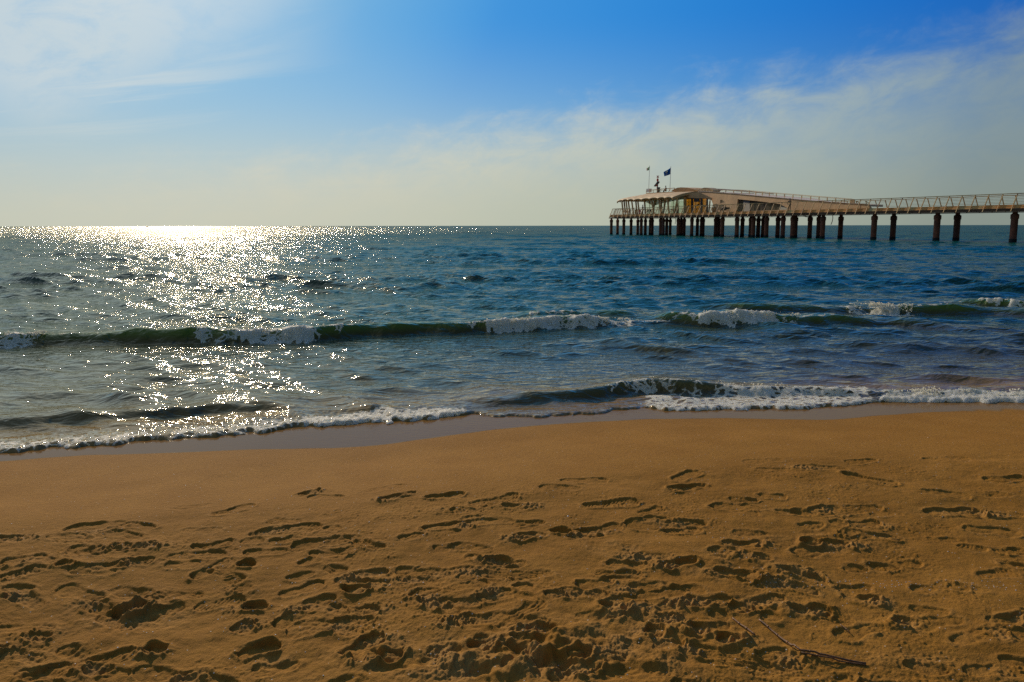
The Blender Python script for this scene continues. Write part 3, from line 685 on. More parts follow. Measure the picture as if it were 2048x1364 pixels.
# ramp roof behind the wall: a closed body (top deck, back wall)
b = MB(); tp = [WP(p_) for p_ in top_pts[:-2]]
for p0, p1 in zip(tp, tp[1:]):
    d0, d1 = p0+th*1.01-Vector((0, 0, .05)), p1+th*1.01-Vector((0, 0, .05)); w0 = max(.5, (WB1-2.2-(p0-A_).dot(CR))*min(1, max(0, (p0-A_).dot(D_)-sR-10)/14+.30)); w1 = max(.5, (WB1-2.2-(p1-A_).dot(CR))*min(1, max(0, (p1-A_).dot(D_)-sR-10)/14+.30))
    e0, e1 = d0+CR*w0, d1+CR*w1; t_ = Vector((0, 0, -.25))
    b.add([d0, d1, e1, e0, d0+t_, d1+t_, e1+t_, e0+t_], [(0, 1, 2, 3), (7, 6, 5, 4), (0, 4, 5, 1), (1, 5, 6, 2), (2, 6, 7, 3), (3, 7, 4, 0)])
b.build('ramp_roof', CONCR, pav)
sG = sof(k1(1668, 0)[0], BA, BB)              # solid part starts landward of here
b = MB(); zt = lambda s_: 7.5-(sL-s_)*(7.5-4.2)/(sL-sR)
b.prism([PT(sG-8, WB1-2.4, DECK), PT(sR+24, WB1-2.4, DECK), PT(sR+24, WB1-2.4, zt(sR+24)), PT(sG-8, WB1-2.4, zt(sG-8))], CR*.2); b.build('back_wall', WALL, pav)
b = MB(); b.prism([PT(sG-1.0, wl(sG)+.4, DECK), PT(sG-9, WB1-2.5, DECK), PT(sG-9, WB1-2.5, zt(sG)-.6), PT(sG-1.0, wl(sG)+.4, zt(sG)-.3)], D_*-.15); b.build('inner_wall', WALL, pav)
# curved parapets on the roof
b = MB(); b.prism([PP(*k1(*p_), 5.0) for p_ in [(1035,457),(1060,440),(1090,422),(1130,406),(1175,400),(1225,401),(1280,406),(1330,415),(1380,428),(1425,445),(1445,460),(1440,470),(1200,472)]], CR*3.2)
b.build('curved_parapet', WALL, pav)
b = MB(); b.prism([PP(*k1(*p_), 5.8) for p_ in [(1462,446),(1475,428),(1495,412),(1520,404),(1550,404),(1590,412),(1630,428),(1660,446),(1640,466),(1480,462)]], CR*1.6)
b.build('curved_parapet', ROOF, pav)
b = MB(); b.prism([PP(*p_, 8.5) for p_ in [k1(1600, 432), k1(1625, 415), k2(330, 122), k2(640, 145), k2(1000, 180), k2(1000, 195), k2(330, 140), k1(1640, 450)]], CR*.15)
b.build('far_parapet', CONCR, pav)
# canopy: ribbed sheet from the seaward tip to the hall
EV = [(268,603),(345,585),(420,582),(510,583),(620,575),(740,563),(860,556),(965,551),(1072,553)]
TP = [(300,592),(430,552),(560,520),(690,492),(850,484),(1000,476),(1150,468),(1300,463),(1442,459)]
WE, WT = .2, 4.4
ev = [PP(*k1(*p_), WE) for p_ in EV]; tpn = [PP(*k1(*p_), WT) for p_ in TP]
NS, NU = 8, 10
def canopy_pt(i, u):
    i0 = min(int(i), 7); f_ = i-i0
    a = ev[i0].lerp(ev[i0+1], f_); c = tpn[i0].lerp(tpn[i0+1], f_); p_ = a.lerp(c, u)
    sc = math.sin(f_*math.pi)
    return p_+Vector((0, 0, .28*math.sin(u*math.pi)*(1-.5*u)+.14*sc*(1-u)-.0))-CR*(.25*(1-sc)*(1-u))
rows = [[canopy_pt(i/NS, j/NU) for j in range(NU+1)]+[canopy_pt(i/NS, 1)+CR*6.2+Vector((0, 0, -.1)), canopy_pt(i/NS, 1)+CR*8.2+Vector((0, 0, -.9))] for i in range(8*NS+1)]
vs = [p_ for r_ in rows for p_ in r_]; M_ = NU+3; fs = [(i*M_+j, i*M_+j+1, (i+1)*M_+j+1, (i+1)*M_+j) for i in range(len(rows)-1) for j in range(M_-1)]
cano = mesh_obj('canopy', vs, fs, ROOF, pav, True); md = cano.modifiers.new('thick', 'SOLIDIFY'); md.thickness = .16; md.offset = -1
for i in range(9):
    b = MB(); pts = [canopy_pt(i, u/8)+Vector((0, 0, -.26)) for u in range(9)]
    for p0, p1 in zip(pts, pts[1:]): b.bar(p0, p1, .16, .26)
    b.build('rib', STEEL, pav)
b = MB(); pts = [canopy_pt(8, u/10)-D_*.06+Vector((0, 0, -.1)) for u in range(11)]
for p0, p1 in zip(pts, pts[1:]): b.bar(p0, p1, .14, .36)
b.build('canopy_edge', ROOF, pav)
# slanted columns under the canopy
cols = [(318,612,340,795),(350,602,372,795),(378,602,405,795),(412,602,438,795),(460,598,490,795),(522,602,540,795),(548,592,577,795),(648,580,664,795),(745,575,790,795),(802,600,778,795),
        (860,570,888,795),(965,575,925,790),(980,568,1012,790),(1120,565,1140,690),(1135,590,1085,785),(895,600,905,790)]
for i, (a, b_, c, d) in enumerate(cols):
    wv = .6 if i % 2 == 0 else 1.8
    p1 = PP(*k1(c, d), wv); p1.z = DECK
    MB().bar(PP(*k1(a, b_), wv)+Vector((0, 0, .35)), p1, .20, .24, D_).build('column', STEEL, pav)
# glazed hall: near glass, far glass, posts
def hall_glass(x0, x1, y0, y1, mtl, name, wv, nb):
    g = MB(); a = PP(*k1(x0, y0), wv); c = PP(*k1(x1, y0), wv); q0 = a.copy(); q0.z = DECK; q1 = c.copy(); q1.z = DECK
    g.prism([a, c, q1, q0], CR*.03); o = g.build(name, mtl, pav)
    for k in range(nb+1):
        f_ = k/nb; t0 = a.lerp(c, f_)-CR*.04; t1 = q0.lerp(q1, f_)-CR*.04; MB().bar(t1, t0, .07, .07, D_).build('mullion', STEEL, o)
    return o
hall_glass(665, 1232, 575, 780, GREEN_GL, 'hall_window', 2.6, 8)
sH0, sH1 = sof(k1(655, 0)[0], 2.6), sof(1412, WB1-2.6)
MB().prism([PT(sH0+1, WB1-2.6, DECK), PT(sH1, WB1-2.6, DECK), PT(sH1, WB1-2.6, 6.6), PT(sH0+1, WB1-2.6, 6.6)], CR*.03).build('far_window', GREEN_GL, pav)
am = hall_glass(1256, 1562, 560, 775, AMBER_GL, 'amber_window', 3.0, 6)
for (x0, y0, x1, y1) in [(1330,560,1356,775),(1372,560,1452,612),(1466,555,1492,775),(1558,560,1574,775)]:
    p_ = [PP(*k1(x, y), 2.9) for x, y in ((x0, y0), (x1, y0), (x1, y1), (x0, y1))]; MB().prism(p_, CR*.12).build('frame_panel', DARKFR, am)
for pts in ([(1385,672),(1440,640),(1450,652),(1390,686)], [(1495,640),(1530,668),(1560,660),(1560,676),(1525,690),(1495,660)], [(1262,690),(1300,650),(1306,662),(1264,712)]):
    MB().prism([PP(*k1(*p_), 3.3) for p_ in pts], CR*.05).build('inner_brace', DARKFR, am)
MB().bar(PP(*k1(1243, 775), 2.5), PP(*k1(1243, 545), 2.5), .42, .35, D_).build('post', STEEL, pav)
MB().bar(PP(*k1(1592, 765), 2.7), PP(*k1(1610, 590), 2.7), .16, .2, D_).build('post', STEEL, pav)
MB().prism([PP(*k1(*p_), 2.8) for p_ in [(1225,500),(1450,470),(1640,560),(1625,590),(1562,560),(1250,556),(1225,560)]], CR*.1).build('header', WALL, pav)
# roof terrace slab with its rail
b = MB(); b.prism([PP(*k1(*p_), 4.6) for p_ in [(676,492),(676,482),(1000,466),(1198,458),(1198,470)]], CR*5.0); b.build('terrace', ROOF, pav)
def top_rail(tops, bots, wv, nposts, wid=.06, plane=None):
    f_ = (lambda p_: WP(p_, wv)) if plane else (lambda p_: PP(*p_, wv))
    b = MB(); T = [f_(p_) for p_ in tops]
    for p0, p1 in zip(T, T[1:]): b.bar(p0, p1, wid, wid)
    B_ = [f_(p_) for p_ in bots]
    mid = [t.lerp(q, .45) for t, q in zip(T, B_)]
    for p0, p1 in zip(mid, mid[1:]): b.bar(p0, p1, wid*.4, wid*.4)
    o = b.build('roof_rail', STEEL, pav)
    for k in range(nposts):
        g = k/(nposts-1)*(len(T)-1); i = min(int(g), len(T)-2); h = g-i
        MB().bar(B_[i].lerp(B_[i+1], h)-Vector((0, 0, .1)), T[i].lerp(T[i+1], h), wid, wid, D_).build('rail_post', STEEL, o)
top_rail([k1(676,452), k1(860,432), k1(1095,412)], [k1(676,484), k1(860,474), k1(1060,462)], 4.8, 8)
top_rail([k1(676,446), k1(860,426), k1(1095,408)], [k1(676,484), k1(860,474), k1(1060,462)], 9.0, 8)
top_rail([k1(1405,420), k1(1480,428)], [k1(1405,446), k1(1480,452)], 4.6, 4)
nr_t = [k1(1480,432), k2(180,132), k2(640,150), k2(1040,186), k2(1550,228), k2(2048,266), k3(160,170)]
nr_b = [k1(1480,462), k2(180,163), k2(640,201), k2(1040,238), k2(1550,284), k2(2048,320), k3(160,205)]
top_rail(nr_t, nr_b, .1, 27, .065, True)
top_rail([(x+1, y-1.5) for x, y in nr_t], [(x+1, y-1) for x, y in nr_b], 5.0, 27, .055, True)
b = MB(); pts = [k3(285,180), k3(305,190), k3(322,208), k3(331,232), k3(331,265)]
b.tube([PP(*p_, .3) for p_ in pts], .05, 8); b.build('curved_rail_end', STEEL, pav)
b = MB(); b.tube([PP(p_[0]-18, p_[1], .3) for p_ in pts], .05, 8); b.build('curved_rail_end', STEEL, pav)

# ------------------------------------------------------------------ flags and light mast
REDP = mat('red_paint', (.55, .05, .02), .5, 0, .15); DARKP = mat('dark_panel', (.03, .02, .02), .4)
def cloth(name, c_):
    m, n = new_mat(name); d1 = n.new('ShaderNodeBsdfDiffuse', {'Color': (*c_, 1)}); d2 = n.new('ShaderNodeBsdfTranslucent', {'Color': (*[min(1, x*1.6) for x in c_], 1)})
    n.new('ShaderNodeOutputMaterial', {0: n.new('ShaderNodeMixShader', {0: .5, 1: d1.outputs[0], 2: d2.outputs[0]}).outputs[0]}); return m
BLUE = cloth('blue_flag_cloth', (.008, .12, .34)); FWHITE = cloth('white_flag_cloth', (.75, .70, .52)); FGREEN = cloth('green_flag_cloth', (.06, .34, .04)); FRED = cloth('red_flag_cloth', (.6, .06, .06))
def flag(prefix, pole_top, pole_bot, corners, wv, label, bands=None, emblem=None):
    base_ = PP(*k1(*pole_bot), wv); e = empty('flagpole', base_); tag(e, label, 'flag', 'flags on the pavilion roof')
    MB().tube([base_, PP(*k1(*pole_top), wv)], [.055, .035], 8).build('pole', WHITE, e)
    MB().ball(PP(*k1(*pole_top), wv), .07).build('finial', WHITE, e)
    tl, tr, br, bl = [PP(*k1(*c_), wv) for c_ in corners]; NX, NY = 12, 6
    pts = []
    for i in range(NX+1):
        for j in range(NY+1):
            u, v = i/NX, j/NY; p_ = tr.lerp(tl, u).lerp(br.lerp(bl, u), v)
            pts.append(p_+CR*.10*math.sin(u*7+v)*u+Vector((0, 0, -.06*math.sin(u*3.1))))
    fc = [(i*(NY+1)+j, i*(NY+1)+j+1, (i+1)*(NY+1)+j+1, (i+1)*(NY+1)+j) for i in range(NX) for j in range(NY)]
    o = mesh_obj('flag_cloth', pts, fc, bands or [BLUE], e, True); s_ = o.modifiers.new('thick', 'SOLIDIFY'); s_.thickness = .012
    if bands:
        for k, pg in enumerate(o.data.polygons): pg.material_index = min(int((k//NY)/NX*len(bands)), len(bands)-1)
    if emblem:
        c0 = tr.lerp(tl, .5).lerp(br.lerp(bl, .5), .42); ux = (tl-tr).normalized(); uz = Vector((0, 0, 1))
        for sg in (-1, 1):
            q = [c0+ux*.42*math.cos(t)+uz*(.26*max(math.sin(t), -.25))+CR*sg*.09-CR*.0 for t in [k*2*math.pi/20 for k in range(20)]]
            MB().prism(q, CR*.01*sg).build('emblem', FWHITE, o)
        MB().prism([c0+ux*a_+uz*b__-CR*.09 for a_, b__ in ((-.3, -.42), (.2, -.36), (.2, -.30), (-.3, -.36))], CR*-.01).build('emblem_stripe', FWHITE, o)
    return e
flag('a', (727, 88), (711, 470), [(680, 118), (724, 95), (718, 148), (676, 152)], 8.0, 'small green, white and red flag on the left pole of the pavilion roof', [FGREEN, FWHITE, FRED])
flag('b', (1036, 100), (1022, 455), [(925, 178), (1034, 112), (1028, 208), (935, 238)], 7.5, 'large blue flag with pale round emblem on the right roof pole', emblem=True)
wv = 6.5; mb = PP(*k1(850, 472), wv); mast = empty('light_mast', mb); tag(mast, 'red signal mast with crossed topmark, red lamp and slanted dark panel on the roof', 'mast')
U = Vector((0, 0, 1)); q = lambda x, y: PP(*k1(x, y), wv)
b = MB(); b.tube([mb, q(841, 400)], .20, 10); b.build('mast_base', REDP, mast)
MB().tube([q(841, 402), q(843, 300)], .10, 8).build('mast_pole', DARKP, mast)
MB().tube([q(838, 385), q(838, 365)], .17, 8).build('red_collar', REDP, mast)
MB().tube([q(843, 312), q(843, 290), q(843, 272)], [.16, .22, .15], 10).build('lamp', REDP, mast)
MB().tube([q(843, 272), q(845, 228)], .03, 6).build('topmark_rod', DARKP, mast)
b = MB(); b.bar(q(832, 230), q(860, 260), .10); b.bar(q(860, 230), q(832, 260), .10); b.build('crossed_topmark', REDP, mast)
b = MB(); b.prism([q(838, 312), q(843, 326), q(796, 388), q(786, 380)], CR*.5); b.build('solar_panel', DARKP, mast)

# ------------------------------------------------------------------ people
SKIN = mat('skin', (.28, .15, .10), .6, 0, .05); HAIR = mat('dark_hair', (.02, .013, .01), .7)
def skinned(name, joints, edges, root, material, parent, lvl=2):
    me = bpy.data.meshes.new(name); names = list(joints)
    me.from_pydata([joints[k][0] for k in names], [], [(names.index(a), names.index(b_)) for a, b_ in edges])
    o = bpy.data.objects.new(name, me); C.objects.link(o); o.parent = parent; me.materials.append(material)
    sk = o.modifiers.new('skin', 'SKIN'); sk.use_smooth_shade = True
    for i, k in enumerate(names):
        d = me.skin_vertices[0].data[i]; r_ = joints[k][1]; d.radius = r_ if isinstance(r_, tuple) else (r_, r_); d.use_root = (k == root)
    o.modifiers.new('sub', 'SUBSURF').levels = 1; o.modifiers['sub'].render_levels = lvl
    return o
def person(loc, rz, pose, label, shirt, pants, sc=1.0, group=None):
    e = empty('person', loc); e.rotation_euler = (0, 0, rz); e.scale = (sc,)*3; tag(e, label, 'person', group)
    if pose == 'sit':
        j = {'pel': ((0, 0, .52), (.15, .12)), 'chest': ((0, -.03, .88), (.17, .12)), 'neck': ((0, -.01, 1.10), .055), 'head': ((0, .03, 1.20), .085), 'crown': ((0, .02, 1.33), .075),
             'shl': ((.17, -.03, 1.02), .06), 'ell': ((.22, .08, .78), .045), 'hal': ((.12, .30, .66), .032), 'fil': ((.10, .38, .63), .02), 'shr': ((-.17, -.03, 1.02), .06), 'elr': ((-.22, .08, .78), .045), 'har': ((-.12, .30, .66), .032), 'fir': ((-.10, .38, .63), .02),
             'hil': ((.09, .05, .50), .09), 'knl': ((.12, .46, .50), .065), 'anl': ((.12, .44, .08), .042), 'tol': ((.13, .60, .04), .035), 'hir': ((-.09, .05, .50), .09), 'knr': ((-.12, .46, .50), .065), 'anr': ((-.12, .52, .08), .042), 'tor': ((-.13, .68, .04), .035)}
    else:
        a = .30 if pose == 'lean' else .05
        j = {'pel': ((0, 0, .95), (.15, .11)), 'chest': ((0, 0, 1.30), (.18, .12)), 'neck': ((0, .01, 1.50), .055), 'head': ((0, .03, 1.60), .085), 'crown': ((0, .02, 1.73), .078),
             'shl': ((.19, 0, 1.42), .06), 'ell': ((.27, a*.4, 1.16), .046), 'hal': ((.22, a, .96), .032), 'fil': ((.21, a+.04, .86), .02), 'shr': ((-.19, 0, 1.42), .06), 'elr': ((-.27, a*.4, 1.16), .046), 'har': ((-.22, a, .96), .032), 'fir': ((-.21, a+.04, .86), .02),
             'hil': ((.09, 0, .90), .095), 'knl': ((.11, .03, .50), .062), 'anl': ((.12, -.02, .09), .042), 'tol': ((.14, .15, .04), .036), 'hir': ((-.09, 0, .90), .095), 'knr': ((-.12, .03, .50), .062), 'anr': ((-.14, -.02, .09), .042), 'tor': ((-.17, .15, .04), .036)}
    ed = [('pel', 'chest'), ('chest', 'neck'), ('neck', 'head'), ('head', 'crown')]+[(a_, b_) for sd_ in 'lr' for a_, b_ in (('chest', 'sh'+sd_), ('sh'+sd_, 'el'+sd_), ('el'+sd_, 'ha'+sd_), ('ha'+sd_, 'fi'+sd_), ('pel', 'hi'+sd_), ('hi'+sd_, 'kn'+sd_), ('kn'+sd_, 'an'+sd_), ('an'+sd_, 'to'+sd_))]
    skinned('body', j, ed, 'pel', SKIN, e)
    big = lambda k, f_=1.18: (j[k][0], tuple(x*f_ for x in j[k][1]) if isinstance(j[k][1], tuple) else j[k][1]*f_)
    sj = {k: big(k) for k in ('pel', 'chest', 'shl', 'ell', 'shr', 'elr')}
    for sd_ in 'lr': sj['ha'+sd_] = (tuple(Vector(j['el'+sd_][0]).lerp(Vector(j['ha'+sd_][0]), .8)), .042)
    skinned('shirt', sj, [('pel', 'chest')]+[(a_+sd_ if a_ != 'chest' else a_, b_+sd_) for sd_ in 'lr' for a_, b_ in (('chest', 'sh'), ('sh', 'el'), ('el', 'ha'))], 'pel', shirt, e)
    pj = {k: big(k, 1.2) for k in ('pel', 'hil', 'knl', 'anl', 'hir', 'knr', 'anr')}
    skinned('trousers', pj, [('pel', 'hi'+x) for x in 'lr']+[('hi'+x, 'kn'+x) for x in 'lr']+[('kn'+x, 'an'+x) for x in 'lr'], 'pel', pants, e)
    hc = Vector(j['crown'][0]); MB_ = MB().ball(hc+Vector((0, -.02, .0)), .105, (1, 1.05, 1), 12, 8); me_ = MB_.build('hair', HAIR, None, True); me_.parent = e
    hd = Vector(j['head'][0]); nb = MB().ball(hd+Vector((0, .10, .04)), .022, (1, 1, 1.3)).build('nose', SKIN, None, True); nb.parent = e
    for sd_ in 'lr':
        ft = MB().tube([Vector(j['an'+sd_][0])-Vector((0, .05, .03)), Vector(j['to'+sd_][0])], [.055, .045], 8).build('shoe', HAIR, None, True); ft.parent = e
    return e
NAVY = mat('navy_cloth', (.02, .022, .03), .9); BLACKC = mat('black_cloth', (.015, .014, .014), .9); GREYC = mat('grey_trousers', (.06, .055, .055), .9)
def at_deck(x, y, wv, kf=k1, z=DECK): s_ = sof(kf(x, y)[0], wv); return PT(s_, wv, z-.02)
yaw = math.atan2(-D_.x, D_.y)     # facing along the pier to the sea
person(at_deck(1217, 0, .9, k2), yaw+1.9, 'lean', 'person in dark clothes standing alone at the near railing beside the long window', BLACKC, GREYC, 1.0)
person(at_deck(624, 0, .8), yaw+.6, 'stand', 'person in black standing beneath the open canopy', BLACKC, NAVY, 1.0)
bs = at_deck(1800, 0, .45)
person(PT(sof(k1(1798, 0)[0], 1.5), 1.5, DECK-.02), yaw+1.3, 'sit', 'left one of two people in dark clothes sitting on the bench by the wall', NAVY, BLACKC, .86)
person(PT(sof(k1(1830, 0)[0], 1.5), 1.5, DECK-.02), yaw+1.6, 'sit', 'right one of two people in dark clothes sitting on the bench by the wall', BLACKC, BLACKC, .86)
pr = PP(*k1(960, 462), 6.0); pr.z -= .3
person(pr, yaw+1.5, 'sit', 'person in black sitting on the roof terrace below the blue flag', BLACKC, BLACKC, 1.0)
# bench, bins, tables, chairs on the deck
BEN = mat('dark_timber', (.05, .035, .025), .8)
bn = empty('bench', PT(sof(k1(1812, 0)[0], 1.5), 1.35, DECK)); tag(bn, 'dark bench against the pavilion wall with two people on it', 'bench')
o0 = PT(sof(k1(1812, 0)[0], 1.5), 1.5, DECK-.03)
MB().bar(o0-D_*.95+U*.38+CR*.10, o0+D_*.95+U*.38+CR*.10, .45, .06).build('seat', BEN, bn)
MB().bar(o0-D_*.95+U*.66+CR*.36, o0+D_*.95+U*.66+CR*.36, .05, .35).build('backrest', BEN, bn)
for k in (-.85, .85):
    for c_ in (-.05, .32): MB().bar(o0+D_*k+CR*c_, o0+D_*k+CR*c_+U*.35, .06).build('leg', BEN, bn)
def bin_(x, wv, label, h=.9):
    p_ = at_deck(x, 0, wv); e = empty('litter_bin', p_); tag(e, label, 'bin', 'bins on the pier deck')
    MB().tube([p_, p_+U*.06, p_+U*h*.9], [.26, .30, .34], 14).build('bin_body', STEEL, e); MB().tube([p_+U*h*.9, p_+U*h], [.38, .36], 14).build('bin_rim', DARKFR, e)
bin_(1663, 1.5, 'brown round bin right of the bright wall opening'); bin_(530, 1.0, 'brown round bin under the canopy left of the standing person')
REDC = mat('red_plastic', (.62, .03, .05), .5)
def table(x, wv, label, top_m, group='cafe tables under the canopy'):
    p_ = at_deck(x, 0, wv); e = empty('cafe_table', p_); tag(e, label, 'table', group)
    MB().tube([p_+U*.72, p_+U*.75], .42, 16).build('tabletop', top_m, e); MB().tube([p_+U*.03, p_+U*.72], .035, 8).build('column', STEEL, e); MB().tube([p_, p_+U*.03], .24, 12).build('foot', STEEL, e)
def chair(x, wv, label, m_, rot=0.0, group='chairs on the pier deck'):
    p_ = at_deck(x, 0, wv); e = empty('chair', p_); tag(e, label, 'chair', group); a = D_*math.cos(rot)+CR*math.sin(rot); c_ = CR*math.cos(rot)-D_*math.sin(rot)
    MB().bar(p_+U*.45-a*.21, p_+U*.45+a*.21, .42, .05).build('seat', m_, e); MB().prism([p_+c_*.2+a*.21+U*.46, p_+c_*.2-a*.21+U*.46, p_+c_*.26-a*.21+U*.86, p_+c_*.26+a*.21+U*.86], c_*.03).build('backrest', m_, e)
    for sa in (-.18, .18):
        for sc_ in (-.18, .18): MB().bar(p_+a*sa+c_*sc_, p_+a*sa+c_*sc_+U*.43, .04).build('leg', m_, e)
table(405, .6, 'white cafe table nearest the seaward tip of the canopy', WHITE); chair(430, .9, 'white chair right of the leftmost white cafe table', WHITE, .4); chair(385, .9, 'leftmost white chair on the pier deck', WHITE, 2.0)
table(452, .7, 'second white cafe table from the seaward tip', WHITE)
chair(572, .3, 'red chair left of the person standing under the canopy', REDC, .2); chair(596, .3, 'red chair right beside the person standing under the canopy', REDC, 2.9)
table(710, .9, 'dark cafe table in front of the leftmost green glass', BEN); chair(682, .9, 'dark chair left of the dark table by the leftmost green glass', DARKFR, 1.0); chair(745, .9, 'dark chair right of the dark table by the leftmost green glass', DARKFR, 2.4)
table(1060, .9, 'dark cafe table in front of the rightmost green glass', BEN); chair(1025, .9, 'dark chair left of the dark table by the rightmost green glass', DARKFR, 1.0); chair(1105, .9, 'dark chair right of the dark table by the rightmost green glass', DARKFR, 2.4)
pb = PP(*k1(716, 470), 6.0); e = empty('roof_box', pb); tag(e, 'small white box on the roof terrace at the foot of the left flag', 'box')
b = MB(); b.bar(pb-D_*.5+U*.3, pb+D_*.5+U*.3, .6, .6); b.build('box_body', WHITE, e); MB().bar(pb-D_*.55+U*.63, pb+D_*.55+U*.63, .7, .06).build('box_lid', WHITE, e)
pb = PP(*k1(856, 470), 6.2); e = empty('roof_cabinet', pb); tag(e, 'dark green cabinet on the roof right beside the red mast', 'cabinet')
MB().bar(pb, pb+U*.85, .4, .4, D_).build('cabinet_body', DGREEN, e); MB().bar(pb+U*.85, pb+U*.95, .5, .5, D_).build('cabinet_top', DARKFR, e)

# ------------------------------------------------------------------ small things on the beach
dg = bpy.context.evaluated_depsgraph_get()
from mathutils.bvhtree import BVHTree
def sand_z(x, y):
    ok, loc, nn, ii = sand.ray_cast(Vector((x, y, 2)), Vector((0, 0, -1)))
    return loc.z if ok else .2
REED = mat('dry_reed', (.17, .075, .022), .7, 0, .45, 60)
def reed(pts, r0, r1, label, lift=.010):
    g = [ground(px, py, .2) for px, py in pts]
    fine_ = []
    for a, c_ in zip(g, g[1:]):
        for k in range(6): fine_.append(a.lerp(c_, k/6))
    fine_.append(g[-1])
    P_ = [Vector((v.x, v.y, sand_z(v.x, v.y))) for v in fine_]
    zz2 = [p_.z for p_ in P_]; zs2 = [max(zz2[max(0, i-3):i+4])+lift*.4 for i in range(len(P_))]
    for p_, z_ in zip(P_, zs2): p_.z = z_
    e = empty('reed_stalk', P_[0]); tag(e, label, 'reed', 'dry reed stalks')
    n_ = len(P_); MB().tube(P_, [r0+(r1-r0)*i/(n_-1) for i in range(n_)], 8).build('stem', REED, e, True)
    for i in range(4, n_-1, 4): MB().tube([P_[i]-(P_[i+1]-P_[i]).normalized()*.004, P_[i]+(P_[i+1]-P_[i]).normalized()*.004], r0*1.25, 8).build('node_ring', REED, e, True)
reed([(1518, 1245), (1545, 1266), (1575, 1290), (1600, 1310), (1660, 1318), (1732, 1328)], .0035, .0045, 'long bent reed stalk lying on the trodden sand at the lower right')
reed([(1602, 1313), (1650, 1322), (1732, 1331)], .003, .003, 'second thin reed stalk lying along the right half of the long bent one')
reed([(1465, 1240), (1485, 1256), (1510, 1276)], .0035, .003, 'short reddish reed stalk left of the long bent one')
reed([(1680, 1248), (1700, 1262)], .002, .002, 'tiny reed piece above the long bent reed')
SHELL = mat('shell_white', (.72, .68, .60), .5, 0, .1, 60)
def shell(px, py, r_, label, m_=None):
    g = ground(px, py, .2); z_ = sand_z(g.x, g.y); p_ = Vector((g.x, g.y, z_)); b = MB()
    rows_ = 5; vs = [p_+Vector((0, 0, r_*.6))]
    for i in range(1, rows_):
        for k in range(12):
            a = 2*math.pi*k/12; q_ = r_*i/(rows_-1)*(1+.12*math.cos(3*a)); vs.append(p_+Vector((q_*math.cos(a), q_*.8*math.sin(a), r_*.6*(1-(i/(rows_-1))**2)-.001)))
    fs = [(0, 1+k, 1+(k+1) % 12) for k in range(12)]+[(1+i*12+k, 13+i*12+k, 13+i*12+(k+1) % 12, 1+i*12+(k+1) % 12) for i in range(rows_-2) for k in range(12)]
    o = mesh_obj('shell', vs, fs, m_ or SHELL, None, True); tag(o, label, 'shell')
shell(1136, 1043, .008, 'small white shell above the patterned print in the middle of the sand')
shell(1858, 862, .009, 'small orange shell on the smooth sand near the right waterline', mat('shell_orange', (.55, .25, .06), .5))
b = MB()
for i in range(420):
    px, py = random.uniform(-60, 2110), random.uniform(905, 1362)
    if i % 3 == 0: px, py = random.uniform(1500, 2048), 1165+random.uniform(-8, 12)
    g = ground(px, py, .2); r_ = random.uniform(.0011, .0028)*(1.2 if py < 1100 else 1)
    b.ball((g.x, g.y, sand_z(g.x, g.y)+r_*.3), r_, (random.uniform(.8, 1.6), random.uniform(.7, 1.2), .5), 6, 4)
o = b.build('shell_fragments', SHELL, None, True); tag(o, 'tiny pale shell fragments scattered over the sand', 'shell fragments', kind='stuff')

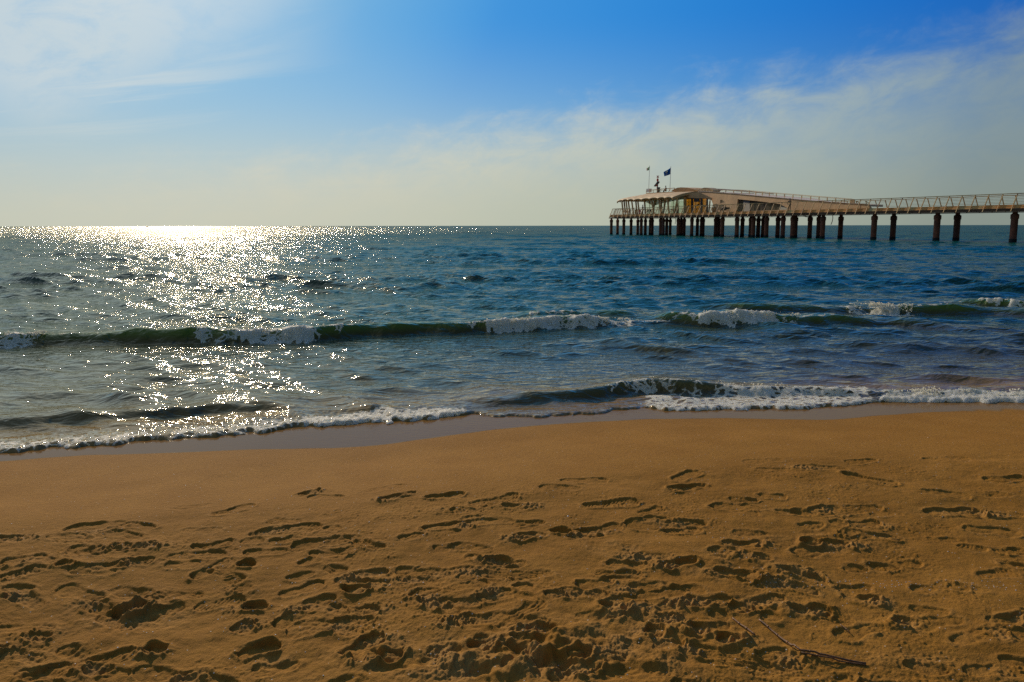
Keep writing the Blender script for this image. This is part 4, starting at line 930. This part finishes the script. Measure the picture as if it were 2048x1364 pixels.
# spray and foam beads along the breakers
vs = []; fs = []
ico = bmesh.new(); bmesh.ops.create_icosphere(ico, subdivisions=1, radius=1); iv = [v.co.copy() for v in ico.verts]; ifc = [tuple(v.index for v in f.verts) for f in ico.faces]; ico.free()
fb_ = MB(); iv_np = np.array([tuple(v) for v in iv]); ic_np = np.array(ifc)
cen = []; rad = []
for (x0, x1, xi, yi, hi, fl, v) in spray:
    if v < .3 or x1-x0 < .05: continue
    N = int(min(12000, (x1-x0)*2000*v*(fl/.5+.3)))
    x = rng.uniform(x0, x1, N); t = rng.random(N)
    dens = .45+.8*vn(x/.22, x*0, 200)+.5*vn(x/.07+t*3, t*6, 203); keep = rng.random(N) < dens*np.minimum(1, 6*np.minimum(x-x0, x1-x)/(x1-x0)); x = x[keep]; t = t[keep]
    edge_ = np.minimum(x-x0, x1-x)/(x1-x0+1e-6); yc = np.interp(x, xi, yi); hc = np.interp(x, xi, hi)
    d = .05-fl*.95*t**1.1*np.clip(edge_*4+.30, 0, 1)*np.clip(.75+.5*vn(x/.21, x*0, 163), .3, 1.2)
    z = hc*np.exp(-(np.abs(np.minimum(d, 0))/(fl*.55))**2)*1.02+.012+rng.random(len(x))**3*.07*v*np.clip(.4+vn(x/.11, x*0, 210), .1, 1.4)
    cen.append(np.stack([x, yc+d-.06*hc/.2, z], -1)); rad.append((.0025+.013*rng.random(len(x))**3)*(1.0 if fl > .3 else .7))
cen = np.concatenate(cen); rad = np.concatenate(rad)
V = (cen[:, None, :]+iv_np[None]*rad[:, None, None]*rng.uniform(.7, 1.3, (len(cen), 1, 3))).reshape(-1, 3)
F = (ic_np[None]+(np.arange(len(cen))*len(iv_np))[:, None, None]).reshape(-1, 3)
me = bpy.data.meshes.new('sea_foam'); me.from_pydata(V.tolist(), [], F.tolist()); me.polygons.foreach_set('use_smooth', [True]*len(me.polygons))
o = bpy.data.objects.new('sea_foam', me); C.objects.link(o)
m, n = new_mat('foam_beads'); d1 = n.new('ShaderNodeBsdfDiffuse', {'Color': (.93, .91, .82, 1)}); d2 = n.new('ShaderNodeBsdfTranslucent', {'Color': (.95, .92, .80, 1)})
n.new('ShaderNodeOutputMaterial', {0: n.new('ShaderNodeMixShader', {0: .55, 1: d1.outputs[0], 2: d2.outputs[0]}).outputs[0]}); me.materials.append(m)
tag(o, 'white foam and spray on the breaking waves', 'foam', kind='stuff')

# tiny boat on the horizon
bx = ground(294, 452.9, 0); bd = ray(294, 452); bp = Vector((bd.x, bd.y, 0)).normalized()*1600; bp.z = 0
e = empty('boat', bp); tag(e, 'tiny dark boat on the horizon at the left', 'boat')
X_ = Vector((1, 0, 0)); Yy = Vector((0, 1, 0))
MB().prism([bp-X_*2.2+U*.9, bp-X_*1.8+U*0, bp+X_*1.8+U*0, bp+X_*2.4+U*1.0], Yy*1.5).build('hull', DARKP, e)
MB().prism([bp-X_*.9+U*.9, bp+X_*.5+U*.9, bp+X_*.3+U*2.0, bp-X_*.8+U*2.0], Yy*1.2).build('cabin', DARKP, e)
